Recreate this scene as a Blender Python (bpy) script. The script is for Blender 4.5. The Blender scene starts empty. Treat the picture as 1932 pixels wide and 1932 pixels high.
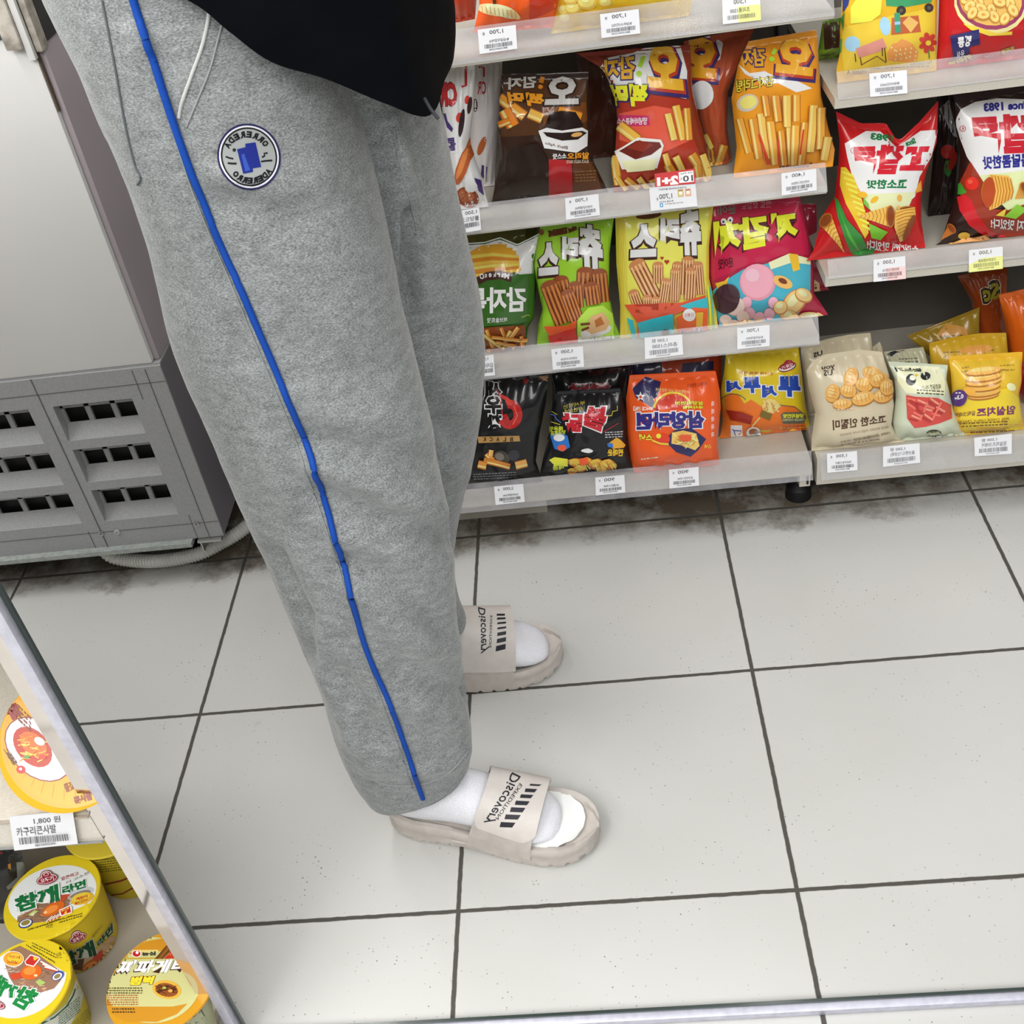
import bpy, bmesh, math, random
from mathutils import Vector, Matrix, noise
from mathutils.bvhtree import BVHTree
random.seed(7)
S = bpy.context.scene
COL = S.collection

# ------------------------------------------------------------------ camera
F = 2168.97                      # focal length in pixels of the 1932 px frame
H = 1.3696                       # lens height above the floor, metres
RIGHT = Vector((0.99146, 0.01175, -0.12987)).normalized()
DOWN = Vector((-0.09363, -0.62904, -0.77171)).normalized()
FWD = Vector((-0.09076, 0.77728, -0.62257)).normalized()
DOWN = FWD.cross(RIGHT).normalized()
RIGHT = DOWN.cross(FWD).normalized()
CAM = Vector((0, 0, H))
cam = bpy.data.cameras.new('camera')
cam.sensor_width = 36.0
cam.lens = 36.0 * F / 1932.0
cam.clip_start = 0.05
co = bpy.data.objects.new('camera', cam)
m = Matrix((RIGHT, -DOWN, -FWD)).transposed().to_4x4()
m.translation = CAM
co.matrix_world = m
COL.objects.link(co)
S.camera = co

# ------------------------------------------------------------------ world, lights, exposure
W = bpy.data.worlds.new('world')
S.world = W
W.use_nodes = True
bg = W.node_tree.nodes['Background']
# the rest of the shop: a bright ceiling above, darker shelving all round at eye level
_n, _l = W.node_tree.nodes, W.node_tree.links
_tc = _n.new('ShaderNodeTexCoord'); _sp = _n.new('ShaderNodeSeparateXYZ'); _rp = _n.new('ShaderNodeValToRGB')
_l.new(_tc.outputs['Generated'], _sp.inputs[0]); _l.new(_sp.outputs['Z'], _rp.inputs[0])
_e = _rp.color_ramp.elements
_e[0].position = 0.0; _e[0].color = (0.20, 0.205, 0.21, 1)
_e[1].position = 0.75; _e[1].color = (0.92, 0.95, 1.0, 1)
_k = _rp.color_ramp.elements.new(0.25); _k.color = (0.30, 0.305, 0.315, 1)
_l.new(_rp.outputs[0], bg.inputs[0])
bg.inputs[1].default_value = 0.58
def area(name, loc, sx, sy, power, rot=(0, 0, 0), col=(1, 0.985, 0.96)):
    l = bpy.data.lights.new(name, 'AREA')
    l.shape = 'RECTANGLE'; l.size = sx; l.size_y = sy; l.energy = power; l.color = col
    o = bpy.data.objects.new(name, l); o.location = loc; o.rotation_euler = rot
    COL.objects.link(o); return o
area('ceiling_lamp_aisle', (0.38, 0.35, 2.62), 0.16, 3.6, 22)
area('ceiling_lamp_far', (-1.05, 0.35, 2.62), 0.16, 3.6, 62)
area('ceiling_lamp_near', (1.9, 0.2, 2.62), 0.16, 3.6, 16)
area('left_fill', (-2.3, 0.4, 2.62), 0.16, 3.6, 115)  # added fill that lifts the dark left floor and freezer, no known lamp
area('ceiling_lamp_right', (0.70, -1.1, 2.6), 0.12, 2.2, 10)
area('front_fill', (-0.3, -1.3, 2.6), 3.4, 1.0, 92, (math.radians(38), 0, 0))  # added fill, tilted at the shelves to brighten the bag fronts
S.view_settings.view_transform = 'Standard'
S.view_settings.look = 'None'
S.view_settings.gamma = 1.0
S.view_settings.exposure = -0.37
S.view_settings.use_curve_mapping = False

# ------------------------------------------------------------------ pixel helpers (photo frame -> place)
def ray(x, y):
    return (RIGHT * ((x - 966) / F) + DOWN * ((y - 966) / F) + FWD)
def atz(x, y, z=0.0):
    d = ray(x, y); return CAM + d * ((z - H) / d.z)
def aty(x, y, Y):
    d = ray(x, y); return CAM + d * (Y / d.y)
def atpl(x, y, p0, n):
    d = ray(x, y); return CAM + d * ((p0 - CAM).dot(n) / d.dot(n))
def topx(p):
    v = p - CAM; c = v.dot(FWD)
    return 966 + F * v.dot(RIGHT) / c, 966 + F * v.dot(DOWN) / c

# ------------------------------------------------------------------ materials
def lin(h):
    if not isinstance(h, str): return h
    h = h.lstrip('#')
    if len(h) == 3: h = ''.join(c * 2 for c in h)
    o = []
    for i in (0, 2, 4):
        c = int(h[i:i + 2], 16) / 255
        o.append(c / 12.92 if c <= 0.04045 else ((c + 0.055) / 1.055) ** 2.4)
    return tuple(o)
MC = {}
def mat(c, rough=0.5, metal=0.0, coat=0.0, crough=0.1, spec=0.5, name=None, sheen=0.0):
    k = (c, rough, metal, coat, crough, spec, sheen)
    if k in MC: return MC[k]
    M = bpy.data.materials.new(name or 'paint'); M.use_nodes = True
    b = M.node_tree.nodes['Principled BSDF']
    b.inputs['Base Color'].default_value = (*lin(c), 1)
    b.inputs['Roughness'].default_value = rough
    b.inputs['Metallic'].default_value = metal
    b.inputs['Coat Weight'].default_value = coat
    b.inputs['Coat Roughness'].default_value = crough
    b.inputs['Specular IOR Level'].default_value = spec
    if sheen: b.inputs['Sheen Weight'].default_value = sheen
    MC[k] = M
    return M
def film(c):
    r = lin(c); return mat(tuple(round(min(0.86, v * 1.34), 4) for v in r), 0.4, 0, 0.6, 0.07, 0.25, 'printed_film')
def card(c): return mat(c, 0.6, 0, 0, 0.1, 0.3, 'printed_card')
def ink(c): return mat(c, 0.55, 0, 0, 0.1, 0.3, 'rubber_ink')
def nodes(M):
    return M.node_tree.nodes, M.node_tree.links, M.node_tree.nodes['Principled BSDF']
def noisy(name, c1, c2, scale=40, rough=0.5, bump=0.0, bscale=200, detail=4, metal=0, coat=0, lo=0.35, hi=0.65, stretch=(1, 1, 1), spec=0.5):
    M = bpy.data.materials.new(name); M.use_nodes = True
    n, l, b = nodes(M)
    tc = n.new('ShaderNodeTexCoord'); mp = n.new('ShaderNodeMapping'); mp.inputs['Scale'].default_value = stretch
    l.new(tc.outputs['Object'], mp.inputs[0])
    t = n.new('ShaderNodeTexNoise'); t.inputs['Scale'].default_value = scale; t.inputs['Detail'].default_value = detail
    l.new(mp.outputs[0], t.inputs[0])
    r = n.new('ShaderNodeValToRGB'); r.color_ramp.elements[0].position = lo; r.color_ramp.elements[1].position = hi
    r.color_ramp.elements[0].color = (*lin(c1), 1); r.color_ramp.elements[1].color = (*lin(c2), 1)
    l.new(t.outputs[0], r.inputs[0]); l.new(r.outputs[0], b.inputs['Base Color'])
    b.inputs['Roughness'].default_value = rough; b.inputs['Metallic'].default_value = metal
    b.inputs['Coat Weight'].default_value = coat; b.inputs['Specular IOR Level'].default_value = spec
    if bump:
        t2 = n.new('ShaderNodeTexNoise'); t2.inputs['Scale'].default_value = bscale; t2.inputs['Detail'].default_value = 3
        l.new(mp.outputs[0], t2.inputs[0])
        bp = n.new('ShaderNodeBump'); bp.inputs['Strength'].default_value = bump; bp.inputs['Distance'].default_value = 0.002
        l.new(t2.outputs[0], bp.inputs['Height']); l.new(bp.outputs[0], b.inputs['Normal'])
    return M

# ------------------------------------------------------------------ objects
def tag(o, label=None, cat=None, group=None, kind=None):
    if label: o['label'] = label
    if cat: o['category'] = cat
    if group: o['group'] = group
    if kind: o['kind'] = kind
    return o
def empty(name, loc, label, cat, group=None):
    o = bpy.data.objects.new(name, None); o.location = loc; o.empty_display_size = 0.05
    COL.objects.link(o)
    return tag(o, label, cat, group)
def link(name, me, parent=None):
    o = bpy.data.objects.new(name, me); COL.objects.link(o)
    if parent:
        bpy.context.view_layer.update()
        o.parent = parent
        o.matrix_parent_inverse = parent.matrix_world.inverted()
    return o
class MB:
    def __init__(s): s.v = []; s.f = []; s.m = []; s.mats = []
    def mi(s, m):
        if m not in s.mats: s.mats.append(m)
        return s.mats.index(m)
    def add(s, vs, fs, m):
        k = len(s.v); i = s.mi(m)
        s.v += [Vector(p) for p in vs]
        for f in fs: s.f.append([k + a for a in f]); s.m.append(i)
        return s
    def box(s, a, b, m):
        x0, y0, z0 = a; x1, y1, z1 = b
        return s.add([(x0, y0, z0), (x1, y0, z0), (x1, y1, z0), (x0, y1, z0), (x0, y0, z1), (x1, y0, z1), (x1, y1, z1), (x0, y1, z1)],
                     [(0, 3, 2, 1), (4, 5, 6, 7), (0, 1, 5, 4), (1, 2, 6, 5), (2, 3, 7, 6), (3, 0, 4, 7)], m)
    def loft(s, rings, m, closed=True, cap0=True, cap1=True):
        n = len(rings[0]); vs = [p for r in rings for p in r]; fs = []
        for i in range(len(rings) - 1):
            for j in range(n if closed else n - 1):
                a = i * n + j; b = i * n + (j + 1) % n
                fs.append((a, b, b + n, a + n))
        if cap0: fs.append(tuple(range(n))[::-1])
        if cap1: fs.append(tuple((len(rings) - 1) * n + j for j in range(n)))
        return s.add(vs, fs, m)
    def tube(s, pts, r, m, n=8, rf=None):
        pts = [Vector(p) for p in pts]; rings = []; up = Vector((0, 0, 1))
        for i, p in enumerate(pts):
            t = (pts[min(i + 1, len(pts) - 1)] - pts[max(i - 1, 0)]).normalized()
            a = t.cross(up)
            if a.length < 1e-3: a = t.cross(Vector((0, 1, 0)))
            a.normalize(); b = a.cross(t)
            rr = rf(i) if rf else r
            rings.append([p + a * (rr * math.cos(2 * math.pi * k / n)) + b * (rr * math.sin(2 * math.pi * k / n)) for k in range(n)])
        return s.loft(rings, m)
    def lathe(s, prof, c, m, n=48):
        c = Vector(c)
        return s.loft([[c + Vector((r * math.cos(2 * math.pi * k / n), r * math.sin(2 * math.pi * k / n), z)) for k in range(n)] for r, z in prof], m)
    def mesh(s, name):
        me = bpy.data.meshes.new(name)
        me.from_pydata([tuple(v) for v in s.v], [], s.f)
        for m in s.mats: me.materials.append(m)
        me.polygons.foreach_set('material_index', s.m)
        me.update()
        return me
    def build(s, name, parent=None, smooth=True, fix=True, bevel=0, ang=35):
        me = s.mesh(name)
        if fix or bevel:
            bm = bmesh.new(); bm.from_mesh(me)
            if fix: bmesh.ops.recalc_face_normals(bm, faces=bm.faces)
            if bevel:
                es = [e for e in bm.edges if len(e.link_faces) == 2 and e.calc_face_angle(0) > math.radians(40)]
                bmesh.ops.bevel(bm, geom=es, offset=bevel, segments=2, affect='EDGES', profile=0.6)
            bm.to_mesh(me); bm.free()
        if smooth:
            me.polygons.foreach_set('use_smooth', [True] * len(me.polygons))
            if ang: me.set_sharp_from_angle(angle=math.radians(ang))
        return link(name, me, parent)

# ------------------------------------------------------------------ printed artwork: flat shapes laid onto a surface
TX = {}
def glyph(body, off, res=2):
    k = (body, off, res)
    if k not in TX:
        cu = bpy.data.curves.new('t', 'FONT'); cu.body = body; cu.resolution_u = res; cu.offset = off; cu.dimensions = '2D'
        ob = bpy.data.objects.new('t', cu); COL.objects.link(ob)
        dg = bpy.context.evaluated_depsgraph_get(); ev = ob.evaluated_get(dg); me = ev.to_mesh()
        vs = [v.co.copy() for v in me.vertices]; fs = [tuple(p.vertices) for p in me.polygons]
        ev.to_mesh_clear(); bpy.data.objects.remove(ob); bpy.data.curves.remove(cu)
        TX[k] = (vs, fs)
    return TX[k]
def quad_of(cx, cy, w, h, rot=0, shear=0):
    c, s_ = math.cos(math.radians(rot)), math.sin(math.radians(rot))
    o = []
    for x, y in ((-w / 2 + shear, -h / 2), (w / 2 + shear, -h / 2), (w / 2 - shear, h / 2), (-w / 2 - shear, h / 2)):
        o.append((cx + x * c - y * s_, cy + x * s_ + y * c))
    return o
class Art:
    """shapes given in the photo's frame (crop origin ox, oy and scale); later laid onto the surface that carries them"""
    def __init__(s, ox=0, oy=0, sc=1.0, mirror=True): s.ox, s.oy, s.sc, s.mir = ox, oy, sc, mirror; s.it = []
    def P(s, c, *pts):
        if len(pts) == 1: pts = pts[0]
        s.it.append((c, [(s.ox + x * s.sc, s.oy + y * s.sc) for x, y in pts], [tuple(range(len(pts)))])); return s
    def E(s, c, cx, cy, rx, ry=None, rot=0, n=20, a0=0, a1=360):
        ry = rx if ry is None else ry; k, q = math.cos(math.radians(rot)), math.sin(math.radians(rot)); ps = []
        for i in range(n):
            t = math.radians(a0 + (a1 - a0) * i / (n if a1 - a0 == 360 else n - 1)); x, y = rx * math.cos(t), ry * math.sin(t)
            ps.append((cx + x * k - y * q, cy + x * q + y * k))
        return s.P(c, ps)
    def L(s, c, w, *pts):
        vs = []; fs = []
        for i, (x, y) in enumerate(pts):
            x0, y0 = pts[max(i - 1, 0)]; x1, y1 = pts[min(i + 1, len(pts) - 1)]
            d = math.hypot(x1 - x0, y1 - y0) or 1; nx, ny = -(y1 - y0) / d * w / 2, (x1 - x0) / d * w / 2
            vs += [(x + nx, y + ny), (x - nx, y - ny)]
            if i: fs.append((2 * i - 2, 2 * i - 1, 2 * i + 1, 2 * i))
        s.it.append((c, [(s.ox + x * s.sc, s.oy + y * s.sc) for x, y in vs], fs)); return s
    def C(s, c, w, cx, cy, rx, ry=None, rot=0, a0=0, a1=360, n=24):
        ry = rx if ry is None else ry; k, q = math.cos(math.radians(rot)), math.sin(math.radians(rot)); ps = []
        for i in range(n + 1):
            t = math.radians(a0 + (a1 - a0) * i / n); x, y = rx * math.cos(t), ry * math.sin(t)
            ps.append((cx + x * k - y * q, cy + x * q + y * k))
        return s.L(c, w, *ps)
    def T(s, text, c, quad, bold=0.02, ol=None, ow=0.05, ol2=None, ow2=0.1, dx=0, dy=0, mir=None):
        mir = s.mir if mir is None else mir
        bv, _ = glyph(text, bold)
        if not bv: return s
        x0 = min(v.x for v in bv); x1 = max(v.x for v in bv); y0 = min(v.y for v in bv); y1 = max(v.y for v in bv)
        lay = []
        if ol2: lay.append((ol2, ow2, dx, dy))
        if ol: lay.append((ol, ow, dx * 0.5, dy * 0.5))
        lay.append((c, 0, 0, 0))
        for col, o, ex, ey in lay:
            vs, fs = glyph(text, bold + o)
            ps = []
            for v in vs:
                u = (v.x - x0) / max(x1 - x0, 1e-6); w = 1 - (v.y - y0) / max(y1 - y0, 1e-6)
                if mir: u = 1 - u
                (ax, ay), (bx, by), (cx, cy), (qx, qy) = quad
                px = (ax * (1 - u) + bx * u) * (1 - w) + (qx * (1 - u) + cx * u) * w + ex
                py = (ay * (1 - u) + by * u) * (1 - w) + (qy * (1 - u) + cy * u) * w + ey
                ps.append((s.ox + px * s.sc, s.oy + py * s.sc))
            s.it.append((col, ps, fs))
        return s
    def t(s, text, c, cx, cy, w, h, rot=0, **k): return s.T(text, c, quad_of(cx, cy, w, h, rot, k.pop('shear', 0)), **k)
def lay(art, bvh, mb, mk=film, cell=6.0, off=0.0006, step=0.0003, near=None):
    """lay the artwork onto the surface of a tree of faces and append it to mesh builder mb"""
    if not art.it: return
    bm = bmesh.new()
    boxes = []
    for c, ps, fs in art.it:
        x0 = min(p[0] for p in ps); x1 = max(p[0] for p in ps); y0 = min(p[1] for p in ps); y1 = max(p[1] for p in ps)
        i = 1 + max([q[4] for q in boxes if q[0] < x1 and q[1] > x0 and q[2] < y1 and q[3] > y0], default=-1)
        boxes.append((x0, x1, y0, y1, i))
        vs = [bm.verts.new((x, y, i)) for x, y in ps]
        k = mb.mi(mk(c))
        for f in fs:
            try: fc = bm.faces.new([vs[a] for a in f]); fc.material_index = k
            except ValueError: pass
    ng = [f for f in bm.faces if len(f.verts) > 4]
    if ng: bmesh.ops.triangulate(bm, faces=ng)
    xs = [v.co.x for v in bm.verts]; ys = [v.co.y for v in bm.verts]
    if cell:
        for ax, lo, hi in ((0, min(xs), max(xs)), (1, min(ys), max(ys))):
            q = math.ceil(lo / cell) * cell + 0.013
            while q < hi:
                p = Vector((q, 0, 0)) if ax == 0 else Vector((0, q, 0))
                bmesh.ops.bisect_plane(bm, geom=bm.verts[:] + bm.edges[:] + bm.faces[:], dist=1e-4, plane_co=p, plane_no=(1, 0, 0) if ax == 0 else (0, 1, 0))
                q += cell
    bm.verts.index_update(); pos = []
    for v in bm.verts:
        d = ray(v.co.x, v.co.y).normalized()
        loc, nr, _, _ = bvh.ray_cast(CAM, d)
        if loc is None or (near and (loc - near[0]).dot(near[1]) < 0):
            p = atpl(v.co.x, v.co.y, art.p0, art.n) if hasattr(art, 'p0') else CAM + d * 1.9
            loc, nr, _, _ = bvh.find_nearest(p)
        if nr.dot(d) > 0: nr = -nr
        pos.append(loc + (nr * 0.6 - d * 0.4) * (off + step * v.co.z))
    k0 = len(mb.v); mb.v += pos
    for f in bm.faces:
        ids = [v.index for v in f.verts]
        a, b, c = pos[ids[0]], pos[ids[1]], pos[ids[2]]
        if (b - a).cross(c - a).dot(a - CAM) > 0: ids.reverse()
        mb.f.append([k0 + i for i in ids]); mb.m.append(f.material_index)
    bm.free()
def tree(mb): return BVHTree.FromPolygons([tuple(v) for v in mb.v], mb.f)
def resample(pts, n):
    pts = [Vector(p) for p in pts]
    ds = [0]
    for a, b in zip(pts, pts[1:]): ds.append(ds[-1] + (b - a).length)
    out = []; j = 0
    for i in range(n):
        t = ds[-1] * i / (n - 1)
        while j < len(pts) - 2 and ds[j + 1] < t: j += 1
        k = (t - ds[j]) / max(ds[j + 1] - ds[j], 1e-9)
        out.append(pts[j].lerp(pts[j + 1], k))
    return out
# ------------------------------------------------------------------ floor
GX, GY, TW, TD = -0.7126, 0.8645, 0.45, 0.3915     # grout grid origin, tile width and depth
def floor_material():
    M = bpy.data.materials.new('glazed_floor_tile'); M.use_nodes = True
    n, l, b = nodes(M)
    tc = n.new('ShaderNodeTexCoord'); sp = n.new('ShaderNodeSeparateXYZ'); l.new(tc.outputs['Object'], sp.inputs[0])
    def mth(op, a, c=None, d=None):
        q = n.new('ShaderNodeMath'); q.operation = op
        for i, x in enumerate((a, c, d)):
            if x is None: continue
            if isinstance(x, (int, float)): q.inputs[i].default_value = x
            else: l.new(x, q.inputs[i])
        return q.outputs[0]
    wob = n.new('ShaderNodeTexNoise'); wob.inputs['Scale'].default_value = 60; l.new(tc.outputs['Object'], wob.inputs[0])
    w = mth('MULTIPLY', mth('SUBTRACT', wob.outputs[0], 0.5), 0.0022)
    yy = mth('ADD', mth('ABSOLUTE', mth('SUBTRACT', sp.outputs['Y'], 0.703)), 0.703)
    def gd(v, o, p):
        q = mth('DIVIDE', mth('SUBTRACT', mth('ADD', v, w), o), p)
        fr = mth('SUBTRACT', mth('FRACT', mth('ADD', q, 0.5)), 0.5)
        return mth('MULTIPLY', mth('ABSOLUTE', fr), p)
    d = mth('MINIMUM', gd(sp.outputs['X'], GX, TW), gd(yy, GY, TD))
    gr = mth('SUBTRACT', 1.0, mth('SMOOTH_MIN', mth('MAXIMUM', mth('DIVIDE', mth('SUBTRACT', d, 0.0024), 0.0012), 0.0), 1.0, 0.05))
    # specks
    vo = n.new('ShaderNodeTexVoronoi'); vo.inputs['Scale'].default_value = 150; l.new(tc.outputs['Object'], vo.inputs['Vector'])
    ns = n.new('ShaderNodeTexNoise'); ns.inputs['Scale'].default_value = 9; l.new(tc.outputs['Object'], ns.inputs[0])
    spk = mth('LESS_THAN', vo.outputs['Distance'], mth('MULTIPLY', mth('SUBTRACT', ns.outputs[0], 0.2), 0.36))
    rnd = n.new('ShaderNodeSeparateColor'); l.new(vo.outputs['Color'], rnd.inputs[0])
    spk = mth('MULTIPLY', spk, mth('GREATER_THAN', rnd.outputs[0], 0.5))
    spk = mth('MULTIPLY', spk, mth('MULTIPLY', rnd.outputs[1], 0.8))
    bn = n.new('ShaderNodeTexNoise'); bn.inputs['Scale'].default_value = 2.3; bn.inputs['Detail'].default_value = 6; l.new(tc.outputs['Object'], bn.inputs[0])
    base = n.new('ShaderNodeValToRGB'); base.color_ramp.elements[0].color = (*lin('bcbcb8'), 1); base.color_ramp.elements[1].color = (*lin('c5c5c2'), 1)
    base.color_ramp.elements[0].position = 0.3; base.color_ramp.elements[1].position = 0.7
    l.new(bn.outputs[0], base.inputs[0])
    def mix(f, a, c):
        q = n.new('ShaderNodeMix'); q.data_type = 'RGBA'
        if isinstance(f, (int, float)): q.inputs[0].default_value = f
        else: l.new(f, q.inputs[0])
        for s_, x in ((6, a), (7, c)):
            if isinstance(x, tuple): q.inputs[s_].default_value = x
            else: l.new(x, q.inputs[s_])
        return q.outputs[2]
    c = mix(spk, base.outputs[0], (*lin('3a3833'), 1))
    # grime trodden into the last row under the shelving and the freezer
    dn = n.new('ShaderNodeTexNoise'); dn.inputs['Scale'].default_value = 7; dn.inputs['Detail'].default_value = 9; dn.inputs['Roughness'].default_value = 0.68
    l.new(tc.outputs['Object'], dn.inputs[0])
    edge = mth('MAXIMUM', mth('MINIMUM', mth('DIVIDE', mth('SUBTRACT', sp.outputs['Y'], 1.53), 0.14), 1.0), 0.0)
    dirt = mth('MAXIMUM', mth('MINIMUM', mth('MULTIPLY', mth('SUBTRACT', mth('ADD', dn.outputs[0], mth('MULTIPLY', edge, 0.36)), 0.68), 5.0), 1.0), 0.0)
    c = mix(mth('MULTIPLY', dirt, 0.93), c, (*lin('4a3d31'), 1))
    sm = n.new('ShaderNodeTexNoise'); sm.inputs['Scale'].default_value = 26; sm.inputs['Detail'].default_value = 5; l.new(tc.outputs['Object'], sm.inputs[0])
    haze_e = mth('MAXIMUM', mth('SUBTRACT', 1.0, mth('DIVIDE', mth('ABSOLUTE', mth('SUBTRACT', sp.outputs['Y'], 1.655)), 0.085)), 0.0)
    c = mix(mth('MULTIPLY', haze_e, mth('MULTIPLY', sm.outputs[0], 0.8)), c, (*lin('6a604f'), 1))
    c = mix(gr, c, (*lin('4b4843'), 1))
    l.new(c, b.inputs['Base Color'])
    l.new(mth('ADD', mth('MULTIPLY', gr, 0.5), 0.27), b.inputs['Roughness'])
    b.inputs['Specular IOR Level'].default_value = 0.35
    bp = n.new('ShaderNodeBump'); bp.inputs['Strength'].default_value = 0.5; bp.inputs['Distance'].default_value = 0.002; bp.invert = True
    l.new(gr, bp.inputs['Height']); l.new(bp.outputs[0], b.inputs['Normal'])
    return M
fl = MB().add([(-3.2, -2.4, 0), (3.2, -2.4, 0), (3.2, 2.35, 0), (-3.2, 2.35, 0)], [(0, 1, 2, 3)], floor_material()).build('floor', fix=False)
tag(fl, 'pale speckled glazed floor tiles with dark grout', 'floor', kind='structure')
wl = MB().box((-3.2, 2.3, 0), (3.2, 2.38, 2.7), noisy('painted_wall', 'c9c4bb', 'd2cdc4', 3, 0.8)).build('wall_back')
tag(wl, 'plain painted wall behind the snack shelving', 'wall', kind='structure')

# ------------------------------------------------------------------ aluminium edging of the mirror
alu = noisy('satin_aluminium', 'bdbdca', 'cfcfdc', 90, 0.42, metal=0.55, lo=0.3, hi=0.7)
XP, YM = -0.535, 0.703
fr = empty('mirror_frame', (XP, YM, 0), 'silver aluminium edging strip standing on the floor beside the cup noodle shelf', 'mirror frame')
MB().box((XP, 0.694, 0.0), (XP + 0.0125, 0.708, 1.75), alu).build('side_bar', fr, bevel=0.0025)
MB().box((XP + 0.0126, 0.694, 0.0005), (1.6, 0.708, 0.0125), alu).build('bottom_bar', fr, bevel=0.003)
ge = mat('2f3a36', 0.25, 0, 0.3, name='dark_glass_edge')
g = MB(); g.box((XP + 0.0126, 0.704, 0.0127), (XP + 0.0165, 0.708, 1.75), ge); g.box((XP + 0.0166, 0.704, 0.0127), (1.6, 0.708, 0.0155), ge)
tag(g.build('glass_edge', fr), 'dark green glass edge')

# ------------------------------------------------------------------ chest freezer
fw = noisy('white_enamel', 'dfdfdd', 'e4e4e2', 2, 0.35, spec=0.4)
fside = noisy('side_enamel', 'aea4a9', 'b8aeb2', 2, 0.3)
fgrey = noisy('grey_plastic', '9a9b9c', 'a3a4a5', 300, 0.5, 0.15, 500)
fdark = mat('08090b', 0.6, name='vent_dark')
steel = mat('b9b9b6', 0.28, 0.9, name='bright_steel')
fz = empty('chest_freezer', (-1.1, 1.6, 0), 'white chest freezer with grey vented base standing on the tiles', 'freezer')
XR = -0.722
b = MB(); b.box((-2.1, 1.602, 0.4665), (XR - 0.006, 2.2, 0.985), fw); b.build('body', fz, bevel=0.003)
b = MB(); b.box((XR - 0.0055, 1.612, 0.4665), (XR + 0.004, 2.2, 0.985), fside); tag(b.build('side_panel', fz, bevel=0.003), 'pinkish grey side panel')
b = MB(); b.box((XR - 0.0055, 1.604, 0.88), (XR - 0.0035, 1.6115, 0.985), mat('5a4a3c', 0.7)); b.build('panel_seam', fz)
# the base: fascia with three rows of scooped vents in each bay
zs0, zs1 = 0.098, 0.463
b = MB(); y0 = 1.598; xl, xr = -2.1, -0.716
bays = [(-2.08, -1.44), (-1.43, -1.19), (-1.165, -0.955), (-0.921, -0.783)]
bays = [(-1.172, -0.964), (-0.921, -0.783)]
rows = [(0.336, 0.407), (0.246, 0.317), (0.157, 0.228)]
def strip(a, c, z0, z1): b.box((a, y0, z0), (c, y0 + 0.004, z1), fgrey)
xs = [xl, bays[0][0], bays[0][1], bays[1][0], bays[1][1], xr]
for i in range(0, 6, 2): strip(xs[i], xs[i + 1], zs0, zs1)
for x0, x1 in bays:
    zz = [zs0] + [z for r in rows[::-1] for z in r] + [zs1]
    for i in range(0, len(zz), 2): strip(x0, x1, zz[i], zz[i + 1])
    for z0, z1 in rows:
        zm = z0 + 0.024
        b.add([(x0, y0 + 0.004, z0), (x1, y0 + 0.004, z0), (x1, y0 + 0.022, zm), (x0, y0 + 0.022, zm)], [(0, 1, 2, 3)], fgrey)      # scoop
        b.add([(x0, y0 + 0.004, z1), (x1, y0 + 0.004, z1), (x1, y0 + 0.024, z1), (x0, y0 + 0.024, z1)], [(0, 1, 2, 3)], fgrey)
        for xx in (x0, x1):
            b.add([(xx, y0 + 0.004, z0), (xx, y0 + 0.024, zm), (xx, y0 + 0.024, z1), (xx, y0 + 0.004, z1)], [(0, 1, 2, 3)], fgrey)
        k = 3 if x1 - x0 < 0.2 else 4
        wv = (x1 - x0) / k
        for q in range(k + 1):
            xc = x0 + q * wv
            b.box((max(x0, xc - 0.0045), y0 + 0.021, zm - 0.002), (min(x1, xc + 0.0045), y0 + 0.026, z1), fgrey)
        b.box((x0, y0 + 0.021, z1 - 0.018), (x1, y0 + 0.026, z1), fgrey)
b.box((xr - 0.004, y0 + 0.0041, zs0), (xr, 2.2, zs1), mat('79767e', 0.45, name='base_side_grey'))
b.box((xl, y0 + 0.0041, zs1 - 0.004), (xr - 0.0002, 2.2, zs1 + 0.0032), fgrey)
b.build('base', fz, smooth=False, fix=False)
b = MB(); b.box((-2.09, 1.632, 0.1), (-0.722, 1.64, 0.45), fdark); b.build('vent_backing', fz)
b = MB()   # panel joints
ln = mat('5d5e60', 0.6)
for (x0, x1, z0, z1) in [(-0.9375, -0.9355, zs0, zs1), (-0.7435, -0.742, zs0, zs1 - 0.004), (-0.7655, -0.7643, zs1 - 0.06, zs1 - 0.004), (-0.9605, -0.9595, zs0, zs0 + 0.04), (-0.766, -0.765, zs0, zs0 + 0.055),
                         (-2.08, -0.7165, 0.4325, 0.4335), (-2.08, -0.7165, 0.1325, 0.1335)]:
    b.box((x0, y0 - 0.0006, z0), (x1, y0 + 0.001, z1), ln)
b.build('panel_joint', fz)
for px, py, hh in ((191, 1006, 0), (221, 1003, 1), (371, 988, 0)):
    p = aty(px, py, y0 - 0.001); s_ = MB()
    s_.loft([[(p.x + r * math.cos(a * math.pi / 8), p.y - d, p.z + r * math.sin(a * math.pi / 8)) for a in range(16)] for r, d in ((0.0052, 0), (0.0048, 0.002), (0.003, 0.003))], mat('d5d5d2', 0.3, 0.6) if hh else steel)
    s_.box((p.x - 0.0025, p.y - 0.0036, p.z - 0.0006), (p.x + 0.0025, p.y - 0.0028, p.z + 0.0006), mat('222', 0.6))
    s_.build('screw', fz)
b = MB(); b.box((-2.1, 1.585, 0.088), (-0.775, 1.62, 0.098), noisy('galvanised', '9aa09c', 'b0b5b0', 120, 0.45, metal=0.4)); b.build('bottom_lip', fz, bevel=0.001)
b = MB(); b.box((-0.765, 1.59, 0.092), (-0.72, 1.64, 0.097), steel); b.box((-0.762, 1.592, 0.07), (-0.759, 1.63, 0.092), steel); b.build('corner_bracket', fz)
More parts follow.
